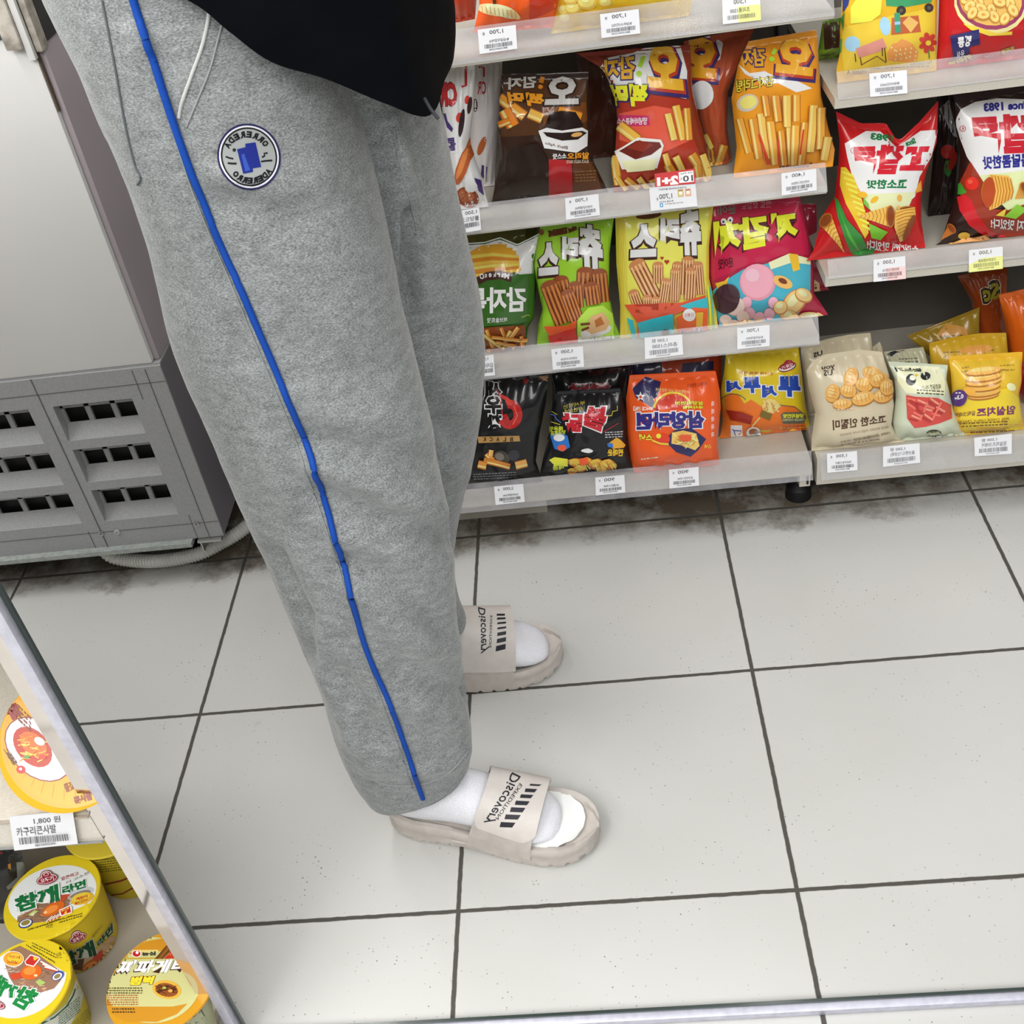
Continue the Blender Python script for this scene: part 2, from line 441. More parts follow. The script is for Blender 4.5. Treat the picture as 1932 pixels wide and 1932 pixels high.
for fx, fy in ((-0.815, 1.70), (-0.8, 2.12)):
    b = MB(); b.lathe([(0.006, 0.09), (0.006, 0.03), (0.024, 0.022), (0.026, 0.002), (0.02, 0.0)], (fx, fy, 0), mat('17171a', 0.5), 20); b.build('foot', fz)
# rim and corner guard at the top
b = MB(); b.box((-2.1, 1.596, 0.985), (-0.7352, 2.2, 1.10), mat('5b5e61', 0.4, name='rim_grey')); b.build('rim', fz, bevel=0.006)
b = MB(); b.box((-2.1, 1.588, 1.028), (-0.759, 1.5955, 1.04), mat('a8b4c4', 0.3, 0.3)); b.build('rim_trim', fz, bevel=0.002)
crn = noisy('worn_corner_plastic', '8d857b', 'cfc8bd', 45, 0.5)
b = MB(); b.box((-0.758, 1.586, 0.972), (-0.735, 1.5955, 1.14), crn); b.box((-0.7245, 1.60, 0.962), (-0.7145, 1.626, 1.14), crn); b.build('corner_guard', fz, bevel=0.003)
b = MB(); b.box((-0.7345, 1.592, 0.955), (-0.725, 1.6015, 1.14), fw); b.build('corner_strip', fz, bevel=0.001)
b = MB(); b.box((-0.735, 1.6265, 0.968), (-0.715, 2.2, 1.14), mat('2b2c2e', 0.4)); tag(b.build('side_rim', fz, bevel=0.002), 'black side rim')
# drain hose
hp = [atz(x, y, z) for x, y, z in ((190, 1018, .075), (196, 1036, .05), (212, 1050, .03), (245, 1057, .018), (290, 1059, .016), (335, 1054, .016), (380, 1043, .018), (420, 1023, .022), (450, 1005, .03), (478, 982, .04), (500, 955, .05), (525, 925, .06))]
sm = []
for i in range(len(hp) - 1):
    p0, p1, p2, p3 = hp[max(i - 1, 0)], hp[i], hp[i + 1], hp[min(i + 2, len(hp) - 1)]
    for k in range(10):
        t = k / 10
        sm.append(0.5 * ((2 * p1) + (p2 - p0) * t + (2 * p0 - 5 * p1 + 4 * p2 - p3) * t * t + (3 * p1 - p0 - 3 * p2 + p3) * t ** 3))
sm = resample(sm, 560)
hz = MB().tube(sm, 0.013, noisy('hose_plastic', 'd6d6d0', 'e4e4df', 30, 0.45), 16, rf=lambda i: 0.0118 + 0.0021 * (0.5 + 0.5 * math.sin(i * 2 * math.pi / 8)) ** 0.7).build('drain_hose', ang=60)
tag(hz, 'white corrugated drain hose curling on the floor under the freezer', 'hose')

# ------------------------------------------------------------------ snack shelving across the aisle
enam = noisy('shelf_enamel', 'bdb8ab', 'c6c1b5', 400, 0.42, 0.05, 900)
backp = noisy('back_panel_enamel', '5a5550', '635e58', 5, 0.6)
def clear_plastic():
    M = bpy.data.materials.new('clear_price_rail'); M.use_nodes = True
    n, l, b = nodes(M)
    out = n['Material Output']
    b.inputs['Base Color'].default_value = (0.66, 0.65, 0.67, 1); b.inputs['Roughness'].default_value = 0.14
    b.inputs['Specular IOR Level'].default_value = 0.0
    tr = n.new('ShaderNodeBsdfTransparent'); mx = n.new('ShaderNodeMixShader')
    tc = n.new('ShaderNodeTexCoord'); t = n.new('ShaderNodeTexNoise'); t.inputs['Scale'].default_value = 30; t.inputs['Detail'].default_value = 6
    l.new(tc.outputs['Object'], t.inputs[0])
    mr = n.new('ShaderNodeMapRange'); mr.inputs[1].default_value = 0.3; mr.inputs[2].default_value = 0.75; mr.inputs[3].default_value = 0.16; mr.inputs[4].default_value = 0.32
    l.new(t.outputs[0], mr.inputs[0]); l.new(mr.outputs[0], mx.inputs[0])
    l.new(tr.outputs[0], mx.inputs[1]); l.new(b.outputs[0], mx.inputs[2])
    gl = n.new('ShaderNodeBsdfGlossy'); gl.inputs['Roughness'].default_value = 0.1
    fz_ = n.new('ShaderNodeFresnel'); fz_.inputs['IOR'].default_value = 1.18; m2 = n.new('ShaderNodeMixShader')
    l.new(fz_.outputs[0], m2.inputs[0]); l.new(mx.outputs[0], m2.inputs[1]); l.new(gl.outputs[0], m2.inputs[2]); l.new(m2.outputs[0], out.inputs[0])
    return M
clear = clear_plastic()
gd = empty('gondola_frame', (0.35, 1.95, 0), 'dark steel back panels and uprights carrying the snack shelves', 'shelving frame')
b = MB(); b.box((-0.45, 2.0, 0.09), (0.347, 2.012, 1.6), backp); b.build('back_panel', gd)
b = MB(); b.box((0.349, 2.0, 0.09), (1.3, 2.012, 1.6), backp); b.build('back_panel', gd)
b = MB(); b.box((0.337, 1.975, 0.0), (0.359, 1.999, 1.6), mat('4b4a48', 0.5)); b.build('upright', gd)
for fx in (0.335,):
    b = MB(); b.lathe([(0.012, 0.088), (0.012, 0.03), (0.022, 0.022), (0.024, 0.0)], (fx, 1.68, 0), mat('101012', 0.5), 20); b.build('foot', gd)
YF = 1.60
SH = {}
def shelf(key, x0, x1, zb, zt, zr, label, y_r0=1.593, tilt=0.45, deep=2.0, railx=0.0, lipdepth=0.012):
    """slab with a front lip from zb to zt and a clear rail from just above zb up to zr leaning back"""
    r = empty('metal_shelf', ((x0 + x1) / 2, YF, zb), label, 'shelf')
    b = MB(); b.box((x0, YF, zt - 0.003), (x1, deep, zt), enam); b.box((x0, YF, zb), (x1, YF + lipdepth, zt - 0.0031), enam)
    b.box((x0, YF + lipdepth, zb), (x0 + 0.003, deep, zt - 0.0031), enam); b.box((x1 - 0.003, YF + lipdepth, zb), (x1, deep, zt - 0.0031), enam)
    b.build('slab', r, smooth=False)
    z0 = zr[0]; z1 = zr[1]; ya = 1.5985 - (zt - z0) * tilt; yb = ya + (z1 - z0) * tilt; xa = x0 + railx; xb = x1
    b = MB(); th = 0.0012
    b.add([(xa, ya, z0), (xb, ya, z0), (xb, yb, z1), (xa, yb, z1), (xa, ya + th, z0), (xb, ya + th, z0), (xb, yb + th, z1), (xa, yb + th, z1)],
          [(0, 1, 2, 3), (7, 6, 5, 4), (0, 4, 5, 1), (3, 2, 6, 7), (0, 3, 7, 4), (1, 5, 6, 2)], clear)
    tag(b.build('price_rail', r, smooth=False), 'clear plastic price rail')
    n = Vector((0, -(z1 - z0), (yb - ya))).normalized()
    SH[key] = dict(z=zt, p0=Vector((0, ya, z0)), n=n)
    return r
def zpx(x, y, Y=YF): return aty(x, y, Y).z
shelf('L4', -0.45, 0.346, zpx(1590, 32), zpx(1590, 20), (zpx(1590, 26), zpx(1590, 0) + 0.022), 'topmost left shelf, behind the jacket, with orange bags on it', tilt=0.6)
shelf('L3', -0.45, 0.346, zpx(1566, 364), zpx(1566, 349), (zpx(1566, 358), zpx(1567, 314)), 'left shelf under the dark brown and red potato snack bags', tilt=0.6)
shelf('L2', -0.45, 0.344, zpx(1543, 648), zpx(1543, 634), (zpx(1543, 646), zpx(1543, 603)), 'left shelf carrying the green, yellow and pink snack bags', tilt=0.6)
shelf('L1', -0.45, 0.341, zpx(1530, 896), zpx(1530, 876), (zpx(1530, 896), zpx(1530, 858)), 'lowest left shelf just above the floor under the black bags', tilt=0.6)
shelf('R3', 0.352, 1.25, zpx(1582, 205), zpx(1582, 186), (zpx(1590, 187), zpx(1590, 143)), 'upper right shelf under the yellow picnic print bag', railx=0.004, tilt=0.6)
shelf('R2', 0.350, 1.25, zpx(1560, 541), zpx(1560, 522), (zpx(1567, 525), zpx(1567, 497)), 'middle right shelf under the red corn cone bag', railx=0.004, tilt=0.6)
shelf('R1', 0.350, 1.25, zpx(1538, 915), zpx(1538, 868), (zpx(1543, 894), zpx(1543, 859)), 'lowest right shelf just above the floor under the cream bags', railx=0.004, tilt=0.6)
bk = MB(); bk.box((0.322, 1.607, 0.078), (0.3405, 1.66, 0.107), enam); bk.box((0.334, 1.6055, 0.083), (0.3375, 1.6069, 0.1), mat('111', 0.6)); bk.build('shelf_bracket', gd, smooth=False)
pk = MB(); pa, pb = atz(1034, 998, 0.004), atz(820, 1020, 0.004)
pk.box((-0.42, 1.70, 0.0), (pa.x, 1.712, 0.07), enam); tag(pk.build('kick_board', bevel=0.001), 'loose beige kick board leaning in the dark gap under the lowest left shelf', 'board')
# ------------------------------------------------------------------ person
def heather():
    M = bpy.data.materials.new('heather_grey_fleece'); M.use_nodes = True
    n, l, b = nodes(M)
    tc = n.new('ShaderNodeTexCoord')
    a = n.new('ShaderNodeTexNoise'); a.inputs['Scale'].default_value = 900; a.inputs['Detail'].default_value = 3; a.inputs['Roughness'].default_value = 0.7
    mp = n.new('ShaderNodeMapping'); mp.inputs['Scale'].default_value = (0.45, 0.45, 1.0)
    l.new(tc.outputs['Object'], mp.inputs[0]); l.new(mp.outputs[0], a.inputs[0])
    c = n.new('ShaderNodeTexNoise'); c.inputs['Scale'].default_value = 110; c.inputs['Detail'].default_value = 5
    l.new(mp.outputs[0], c.inputs[0])
    ad = n.new('ShaderNodeMath'); ad.operation = 'MULTIPLY_ADD'; ad.inputs[1].default_value = 0.3
    l.new(c.outputs[0], ad.inputs[0]); l.new(a.outputs[0], ad.inputs[2])
    r = n.new('ShaderNodeValToRGB'); e = r.color_ramp.elements
    e[0].position = 0.44; e[0].color = (*lin('575a5b'), 1); e[1].position = 0.86; e[1].color = (*lin('a8acad'), 1)
    k = r.color_ramp.elements.new(0.64); k.color = (*lin('808484'), 1)
    l.new(ad.outputs[0], r.inputs[0]); l.new(r.outputs[0], b.inputs['Base Color'])
    b.inputs['Roughness'].default_value = 0.95; b.inputs['Specular IOR Level'].default_value = 0.1
    b.inputs['Sheen Weight'].default_value = 0.25; b.inputs['Sheen Roughness'].default_value = 0.5
    bp = n.new('ShaderNodeBump'); bp.inputs['Strength'].default_value = 0.25; bp.inputs['Distance'].default_value = 0.0008
    l.new(ad.outputs[0], bp.inputs['Height']); l.new(bp.outputs[0], b.inputs['Normal'])
    return M
fleece = heather()
man = empty('person', (-0.3, 1.13, 0), 'person in grey sweatpants, dark jacket and beige slide sandals standing side on', 'person')
def crom(a, n):
    """smooth resampling of a list of tuples"""
    out = []
    for i in range(n):
        t = i / (n - 1) * (len(a) - 1); k = min(int(t), len(a) - 2); t -= k
        p0, p1, p2, p3 = a[max(k - 1, 0)], a[k], a[k + 1], a[min(k + 2, len(a) - 1)]
        out.append(tuple(0.5 * (2 * q1 + (q2 - q0) * t + (2 * q0 - 5 * q1 + 4 * q2 - q3) * t * t + (3 * q1 - q0 - 3 * q2 + q3) * t ** 3) for q0, q1, q2, q3 in zip(p0, p1, p2, p3)))
    return out
#        left px     right px    Y     half depth
NEAR = [(88, -130, 640, -190, 1.10, .150), (95, -60, 645, -120, 1.10, .150), (120, 0, 650, -60, 1.095, .148), (165, 90, 655, 30, 1.09, .145), (215, 210, 666, 150, 1.08, .135), (255, 330, 690, 268, 1.065, .122),
        (290, 450, 717, 375, 1.055, .112), (320, 590, 746, 510, 1.045, .104), (350, 680, 764, 600, 1.04, .100), (400, 800, 793, 722, 1.035, .096), (450, 920, 820, 840, 1.03, .092),
        (495, 1020, 840, 950, 1.025, .088), (535, 1110, 854, 1055, 1.02, .085), (570, 1190, 860, 1130, 1.018, .083), (600, 1265, 866, 1215, 1.015, .080), (626, 1345, 876, 1310, 1.012, .078),
        (651, 1420, 889, 1388, 1.01, .072), (684, 1478, 887, 1428, 1.01, .064), (694, 1492, 883, 1440, 1.01, .057), (705, 1490, 873, 1440, 1.01, .050)]
FAR = [(430, -60, 790, -100, 1.17, .150), (440, 60, 800, 20, 1.18, .14), (470, 180, 818, 130, 1.20, .13), (500, 300, 840, 252, 1.215, .12), (520, 390, 855, 330, 1.225, .112), (540, 480, 873, 420, 1.235, .105), (570, 570, 895, 520, 1.245, .10),
       (600, 680, 911, 620, 1.25, .096), (625, 750, 914, 690, 1.255, .093), (640, 820, 909, 770, 1.26, .09), (655, 890, 895, 855, 1.265, .087), (662, 960, 876, 935, 1.268, .084),
       (668, 1040, 860, 1015, 1.27, .08), (676, 1110, 858, 1080, 1.27, .074), (690, 1175, 868, 1140, 1.27, .066), (698, 1195, 878, 1172, 1.27, .058), (705, 1195, 872, 1172, 1.27, .05)]
def legrings(tab, n, seg, ph):
    R_ = []
    for (lx, ly, rx, ry, Y, b) in crom(tab, n):
        a, c = aty(lx, ly, Y), aty(rx, ry, Y)
        ce = (a + c) / 2; u = (c - a) / 2; v = Vector((0, b, 0)); ring = []
        for k in range(seg):
            t = 2 * math.pi * k / seg; cs, sn = math.cos(t), math.sin(t)
            ring.append(ce + u * (math.copysign(abs(cs) ** 0.92, cs)) - v * (math.copysign(abs(sn) ** 0.92, sn)))
        R_.append(ring)
    return R_
# folds of the cloth: raised ridges (or hollows) along lines seen on the near side: points, width px, height m
FOLDS = [([(590, 870), (680, 905), (760, 940), (830, 965)], 26, .010), ([(600, 940), (700, 975), (830, 1010)], 30, -.009), ([(640, 1010), (720, 1030), (850, 1055)], 24, .005), ([(660, 1060), (740, 1095), (800, 1150), (835, 1195)], 20, -.008),
         ([(672, 1105), (740, 1180), (800, 1215), (860, 1215)], 26, .009), ([(520, 1050), (580, 1170), (592, 1230)], 16, -.010), ([(600, 1200), (610, 1260), (640, 1330), (680, 1400)], 22, .008), ([(760, 1260), (830, 1300), (878, 1300)], 24, -.007),
         ([(700, 1330), (760, 1330), (830, 1350), (880, 1370)], 22, .004), ([(640, 1270), (690, 1330), (700, 1390)], 16, -.006), ([(660, 1390), (700, 1410), (740, 1420)], 18, .006), ([(690, 1440), (780, 1455), (850, 1445), (884, 1415)], 16, .006),
         ([(470, 700), (490, 780), (520, 900), (545, 960)], 18, .006), ([(440, 600), (470, 720), (500, 830)], 16, -.004), ([(410, 380), (480, 400), (560, 420)], 30, -.006), ([(420, 330), (500, 350), (600, 340)], 26, .004),
         ([(250, 60), (320, 260), (370, 420), (440, 600)], 14, .004), ([(285, 110), (350, 320), (420, 520)], 22, -.005), ([(560, 650), (640, 690), (720, 700)], 40, -.005), ([(560, 740), (660, 790), (790, 800)], 34, .005), ([(580, 830), (680, 850), (800, 870)], 26, -.006)]
FARF = [([(742, 280), (745, 340), (748, 400), (742, 480)], 14, .010), ([(735, 215), (752, 290), (780, 400), (792, 480), (795, 570)], 12, .010), ([(765, 400), (768, 480), (772, 560)], 15, -.012), ([(815, 690), (880, 780)], 30, .004), ([(828, 800), (880, 830)], 22, -.006), ([(845, 880), (885, 900)], 20, .004)]
def folded(rings, folds, ph, lim):
    out = []
    n = len(rings); seg = len(rings[0])
    for i, r in enumerate(rings):
        nr = []
        for k, p in enumerate(r):
            q = r[(k + 1) % seg] - r[k - 1]; w = rings[min(i + 1, n - 1)][k] - rings[max(i - 1, 0)][k]
            no = q.cross(w).normalized()
            c = sum(r, Vector()) / seg
            if no.dot(p - c) < 0: no.negate()
            d = 0.0035 * noise.noise(p * 9 + Vector((ph, 0, 0))) + 0.0016 * noise.noise(p * 24 + Vector((0, ph, 0)))
            if no.dot(p - CAM) < 0.02:
                x, y = topx(p)
                for pts, wd, am in folds:
                    best = 1e9; en = 1
                    for (ax, ay), (bx, by) in zip(pts, pts[1:]):
                        vx, vy = bx - ax, by - ay; t = max(0, min(1, ((x - ax) * vx + (y - ay) * vy) / (vx * vx + vy * vy)))
                        best = min(best, math.hypot(x - ax - vx * t, y - ay - vy * t))
                    if best < wd * 3: d += 1.35 * am * math.exp(-(best / wd) ** 2)
                d *= min(1, max(0, -no.dot((p - CAM).normalized()) * 2.2 + 0.1)) if d > 0 else 1
            nr.append(p + no * d)
        out.append(nr)
    return out
tr = MB()
nearR = folded(legrings(NEAR, 190, 120, 0), FOLDS, 3.1, 0)
farR = folded(legrings(FAR, 130, 84, 0), FARF, 8.7, 0)
tr.loft(nearR, fleece, cap0=True, cap1=False)
tr.loft(farR, fleece, cap0=True, cap1=False)
for R_ in (nearR, farR):                      # turned-in hems
    c = sum(R_[-1], Vector()) / len(R_[-1])
    tr.loft([R_[-1], [c + (p - c) * 0.93 + Vector((0, 0, 0.012)) for p in R_[-1]], [c + (p - c) * 0.9 + Vector((0, 0, 0.04)) for p in R_[-1]]], fleece, cap0=False, cap1=False)
# seams and the embroidered badge are stitched into the cloth
tb = tree(tr)
def on(b_, x, y, off=0.001):
    d = ray(x, y).normalized(); loc, nr, _, _ = b_.ray_cast(CAM, d)
    if nr.dot(d) > 0: nr = -nr
    return loc + nr * off, nr
def spl(pts, n): return crom(pts, n)
stitch = mat('8f9394', 0.9, name='stitching')
def seam(pts, w=0.0011, off=0.0006, m=stitch, n=60):
    P_ = [on(tb, x, y, off)[0] for x, y in spl(pts, n)]
    tr.tube(P_, w, m, 6)
ta = Art(390, 210, 170 / 1932)
navy = '23264f'
ta.E('989c9b', 905, 970, 640, 670, -25, 40).C(navy, 60, 905, 970, 640, 690, -25, n=48).C('d3d3da', 34, 905, 970, 612, 660, -25, n=48).C('15161c', 30, 905, 970, 575, 622, -25, n=48)
ta.P('1d2a7c', (650, 810), (830, 765), (825, 690), (1040, 660), (1165, 1190), (985, 1225), (990, 1300), (780, 1340)).P('3550a8', (740, 930), (800, 900), (930, 1260), (830, 1290), (800, 1180))
word = 'ADERERROR'
for i, ch in enumerate('ADERERROR'):
    if i > 7: break
    u = i / 7; a = math.radians(208 + u * 118); cx = 860 + 470 * math.cos(a); cy = 930 + 440 * math.sin(a)
    ta.t(ch, '15161a', cx, cy, 112, 140, math.degrees(a) + 90, bold=0.05)
for i, ch in enumerate('ADERERRO'):
    u = i / 7; a = math.radians(38 + u * 96); cx = 950 + 470 * math.cos(a); cy = 985 + 500 * math.sin(a)
    ta.t(ch, '15161a', cx, cy, 112, 130, math.degrees(a) - 90, bold=0.06)
ta.E('2c2830', 590, 825, 38).L('1a1a20', 34, (410, 970), (470, 995), (570, 1015)).L('1a1a20', 40, (450, 1110), (540, 1120), (640, 1120)).L('1a1a20', 36, (1300, 890), (1225, 900), (1240, 950), (1180, 985)).L('1a1a20', 36, (1160, 1075), (1260, 1060), (1400, 1050))
lay(ta, tb, tr, mk=lambda c: mat(c, 0.85, 0, 0, 0.1, 0.2, 'embroidery_thread'), cell=4, off=0.0008, step=0.0001)
seam([(395, 8), (392, 40), (380, 90), (362, 140), (345, 190), (338, 222)], 0.0016, m=mat('b9bdba', 0.9))
seam([(425, 20), (412, 70), (396, 130), (372, 190), (352, 240)], 0.0009)
seam([(193, 0), (205, 60), (220, 140), (238, 240), (255, 310), (266, 335), (260, 348)], 0.0011, m=mat('5d6265', 0.9))
seam([(268, 60), (320, 230), (370, 380), (440, 545), (500, 690), (550, 810), (590, 925), (630, 1040), (665, 1160), (705, 1280), (745, 1390), (778, 1485)], 0.0008, n=160)
seam([(672, 1455), (730, 1480), (800, 1478), (850, 1455), (884, 1415)], 0.0008)
seam([(742, 240), (760, 330), (785, 420)], 0.0008)
tag(tr.build('trousers', man, fix=False, ang=0), 'heather grey sweatpants with a round embroidered badge')
pp = [(248, -20), (262, 30), (285, 105), (312, 190), (345, 285), (385, 385), (445, 520), (500, 650), (560, 790), (590, 870), (625, 985), (660, 1105), (690, 1220), (735, 1325), (762, 1400), (785, 1470), (798, 1506)]
P_ = []
for x, y in spl(pp, 420):
    q, nr = on(tb, x, y, 0.0022); P_.append(q)
for _ in range(2): P_ = [sum(P_[max(0, i - 3):i + 4], Vector()) / len(P_[max(0, i - 3):i + 4]) for i in range(len(P_))]
for i, q in enumerate(P_):                       # keep the cord lying on the cloth
    lo, nr, _, _ = tb.find_nearest(q)
    if nr.dot(lo - CAM) > 0: nr = -nr
    P_[i] = lo + nr * 0.0022
tag(MB().tube(P_, 0.0034, mat('1446a0', 0.7, 0, 0, 0.1, 0.2, 'blue_piping'), 8).build('piping', man, ang=0), 'blue piping down the side seam')

# jacket
navyc = noisy('navy_nylon', '030509', '05080e', 30, 0.85, 0.12, 60, spec=0.08)
hem = [(-.46, 1.12, 1.24), (-.43, 1.0, 1.225), (-.36, .945, 1.185), (-.292, .93, 1.155), (-.266, .932, 1.128), (-.240, .94, 1.098), (-.201, .955, 1.074), (-.160, .985, 1.038), (-.136, 1.03, 1.010), (-.121, 1.09, 1.018),
       (-.118, 1.15, 1.02), (-.14, 1.23, 1.03), (-.20, 1.30, 1.06), (-.28, 1.325, 1.11), (-.37, 1.31, 1.17), (-.43, 1.24, 1.22)]
hm = crom(hem + [hem[0]], 97)[:-1]
cx, cy = -.29, 1.13
def jr(i, t):
    x, y, z = hm[i]; a = math.atan2(y - cy, x - cx)
    zt = 1.62; r0 = math.hypot(x - cx, y - cy)
    sh = [1.0, 1.045, 1.05, 1.03, 1.0, 1.02, 1.05, 1.0, .8, .35]
    k = t * (len(sh) - 1); j = min(int(k), len(sh) - 2); s_ = sh[j] + (sh[j + 1] - sh[j]) * (k - j)
    zz = z + (zt - z) * t
    f = 0.006 * noise.noise(Vector((x * 14, y * 14, zz * 9))) + 0.004 * math.sin(a * 7 + zz * 30) * math.exp(-t * 12)
    return Vector((cx + (x - cx) * s_ + math.cos(a) * f, cy + (y - cy) * s_ + math.sin(a) * f, zz))
jb = MB()
ts = [0, .008, .02, .04, .07, .1, .15, .2, .3, .4, .5, .6, .7, .8, .9, 1]
jb.loft([[jr(i, t) for i in range(96)] for t in ts], navyc, cap0=False)
jb.loft([[jr(i, 0) for i in range(96)], [jr(i, 0.0) * 0.96 + Vector((cx, cy, jr(i, 0).z + .01)) * .04 for i in range(96)], [jr(i, .08) * 0.95 + Vector((cx, cy, jr(i, .08).z)) * .05 for i in range(96)]], navyc, cap0=False, cap1=False)
tag(jb.build('jacket', man, ang=0), 'dark navy jacket')
c0, c1, c2 = aty(801, 186, 1.01), aty(812, 205, 1.0), aty(827, 224, 0.995)
MB().tube([c0, c1, c2], 0.0016, mat('23262b', 0.6), 8).build('drawcord', man)
# the body inside the clothes, one surface from the ankles up
def skin_body():
    kn, kf = aty(625, 870, 1.035), aty(770, 730, 1.25); an, af = aty(780, 1420, 1.012), aty(770, 1120, 1.275)
    vs = [(-.30, 1.13, .98), (-.30, 1.06, .90), tuple(kn), tuple(an), (-.30, 1.21, .90), tuple(kf), tuple(af), (-.29, 1.13, 1.2), (-.29, 1.13, 1.42)]
    rd = [.07, .05, .032, .026, .05, .03, .024, .09, .08]
    es = [(0, 1), (1, 2), (2, 3), (0, 4), (4, 5), (5, 6), (0, 7), (7, 8)]
    me = bpy.data.meshes.new('body'); me.from_pydata(vs, es, []); o = bpy.data.objects.new('tmp', me); COL.objects.link(o)
    sk = o.modifiers.new('s', 'SKIN'); sd = o.modifiers.new('d', 'SUBSURF'); sd.levels = 2
    for i, r in enumerate(rd):
        q = me.skin_vertices[0].data[i]; q.radius = (r, r); q.use_root = (i == 0)
    bpy.context.view_layer.update()
    nm = bpy.data.meshes.new_from_object(o.evaluated_get(bpy.context.evaluated_depsgraph_get()))
    bpy.data.objects.remove(o)
    nm.materials.clear(); nm.materials.append(mat('c99f86', 0.5, name='skin'))
    return link('body', nm, man)
skin_body()

# ------------------------------------------------------------------ feet: socks and slide sandals
sock_m = noisy('white_sock_knit', 'dcdde3', 'e8e8ee', 500, 0.95, 0.3, 700, spec=0.1)
sole_m = noisy('beige_foam', 'b9b2ab', 'c4bdb6', 60, 0.7, 0.05, 300, spec=0.25)
strap_m = noisy('cream_strap', 'cbc5bf', 'd2ccc6', 50, 0.55, 0.03, 300, spec=0.3)
bed_m = mat('e9ebe9', 0.6, name='white_footbed')
def lerp1(tab, x):
    for (a, p), (b_, q) in zip(tab, tab[1:]):
        if x <= b_: return p + (q - p) * max(0, (x - a)) / (b_ - a)
    return tab[-1][1]
def foot(hx, hy, ang, side, ht, tops, tl=0):
    """heel point on the floor, heading; side = +1 when the photo shows the outer edge with a lapped flap"""
    c, s_ = math.cos(ang), math.sin(ang)
    def w(x, y, z): return Vector((hx + x * c - y * s_, hy + x * s_ + y * c, z))
    LN = 0.308
    wr = [(0, 0.012), (.006, .024), (.02, .035), (.05, .042), (.10, .043), (.15, .048), (.20, .055), (.235, .057), (.265, .053), (.285, .043), (.298, .030), (.305, .017), (.308, .008)]   # right half (towards the lens)
    so = MB(); N = 110; rings = []
    for i in range(N):
        x = LN * (0.5 - 0.5 * math.cos(math.pi * i / (N - 1)))
        hw = lerp1(wr, x); toe = max(0, (x - .22) / .088); heel = max(0, (.045 - x) / .045)
        lift = .012 * toe ** 2 + .008 * heel ** 2; arch = .006 * math.exp(-((x - .125) / .03) ** 2)
        tread = .0042 * (1 if (x / .021) % 1 > .72 else 0) * (0 if .10 < x < .145 else 1)
        zt = .036 + .010 * heel ** 1.3 + .004 * math.exp(-((x - .06) / .05) ** 2) + .004 * toe
        k = max(hw - .006, hw * .7)
        zin = zt - .007
        rings.append([w(x, y * 1.0, z) for y, z in ((hw * .80, lift + arch + tread), (hw * .97, lift + arch + tread + .001), (hw * 1.0, .012 + lift + arch), (hw * .955, .018 + lift), (hw * 1.0, .024 + lift * .8), (hw * .99, zt - .004), (hw * .95, zt), (k * .9, zt - .001), (k * .8, zin), (0, zin - .002),
                      (-k * .8, zin), (-k * .9, zt - .001), (-hw * .95, zt), (-hw * .99, zt - .004), (-hw, .024 + lift * .8), (-hw * .955, .018 + lift), (-hw, .012 + lift + arch), (-hw * .97, lift + arch + tread + .001), (-hw * .80, lift + arch + tread))])
    so.loft(rings, sole_m)
    sandal = so.build('sandal', man, ang=50)
    tag(sandal, 'beige foam slide sandal')
    # white footbed print in front
    fb = MB(); rr = []
    for i in range(61):
        x = .180 + .108 * i / 60
        k = lerp1(wr, x) * .86
        q = .97 if x < .245 else .97 * max(.02, 1 - ((x - .245) / .0445) ** 2.4) ** .5
        q += .05 * math.sin(x * 230) * max(0, min(1, (x - .24) * 60)) * (x < .284)
        zz = .036 - .0030 + .004 * max(0, (x - .22) / .088)
        rr.append([w(x, k * q * (-1 + j / 5), zz + .0022 * abs(-1 + j / 5) ** 3) for j in range(11)])
    if side > 0: tag(fb.loft(rr, bed_m, closed=False, cap0=False, cap1=False).build('footbed', sandal), 'bright white footbed')
    # sock: foot and ankle grown together
    sk = MB()
    prof = [(.018, .020, .040), (.024, .030, .055), (.04, .036, .070), (.07, .038, .085), (.10, .038, .088), (.13, .039, .078), (.16, .042, .064), (.19, .046, .053), (.210, .047, .044), (.228, .044, .036), (.242, .036, .029), (.251, .026, .022), (.256, .012, .014)]
    R2 = []
    for x, hw, h in crom(prof, 36):
        h += ht * .6 * math.exp(-((x - .15) / .07) ** 2); x += tl * max(0, min(1, (x - .15) / .06))
        ring = []
        for k in range(24):
            t = 2 * math.pi * k / 24; cz = math.sin(t)
            skew = -.006 * max(0, (x - .15) / .12)
            ring.append(w(x, hw * math.copysign(abs(math.cos(t)) ** .8, math.cos(t)) + skew, .029 + h * (0.42 + 0.52 * cz if cz > 0 else 0.42 + .40 * cz)))
        R2.append(ring)
    sk.loft(R2, sock_m)
    R3 = []
    for z, x0, x1, hw in crom([(.045, .020, .115, .034), (.075, .018, .122, .034), (.095, .020, .118, .034), (.125, .026, .112, .035), (.16, .030, .108, .036), (.21, .032, .106, .037)], 14):
        R3.append([w((x0 + x1) / 2 + (x1 - x0) / 2 * math.cos(2 * math.pi * k / 28), hw * math.sin(2 * math.pi * k / 28), z) for k in range(28)])
    sk.loft(R3, sock_m)
    me = sk.mesh('sock'); o = bpy.data.objects.new('tmp', me); COL.objects.link(o)
    rm = o.modifiers.new('r', 'REMESH'); rm.mode = 'VOXEL'; rm.voxel_size = .0028
    sm_ = o.modifiers.new('m', 'SMOOTH'); sm_.iterations = 9
    bpy.context.view_layer.update()
    nm = bpy.data.meshes.new_from_object(o.evaluated_get(bpy.context.evaluated_depsgraph_get())); bpy.data.objects.remove(o)
    nm.materials.clear(); nm.materials.append(sock_m)
    nm.polygons.foreach_set('use_smooth', [True] * len(nm.polygons)); nm.update()
    tag(link('sock', nm, man), 'white ribbed sock')
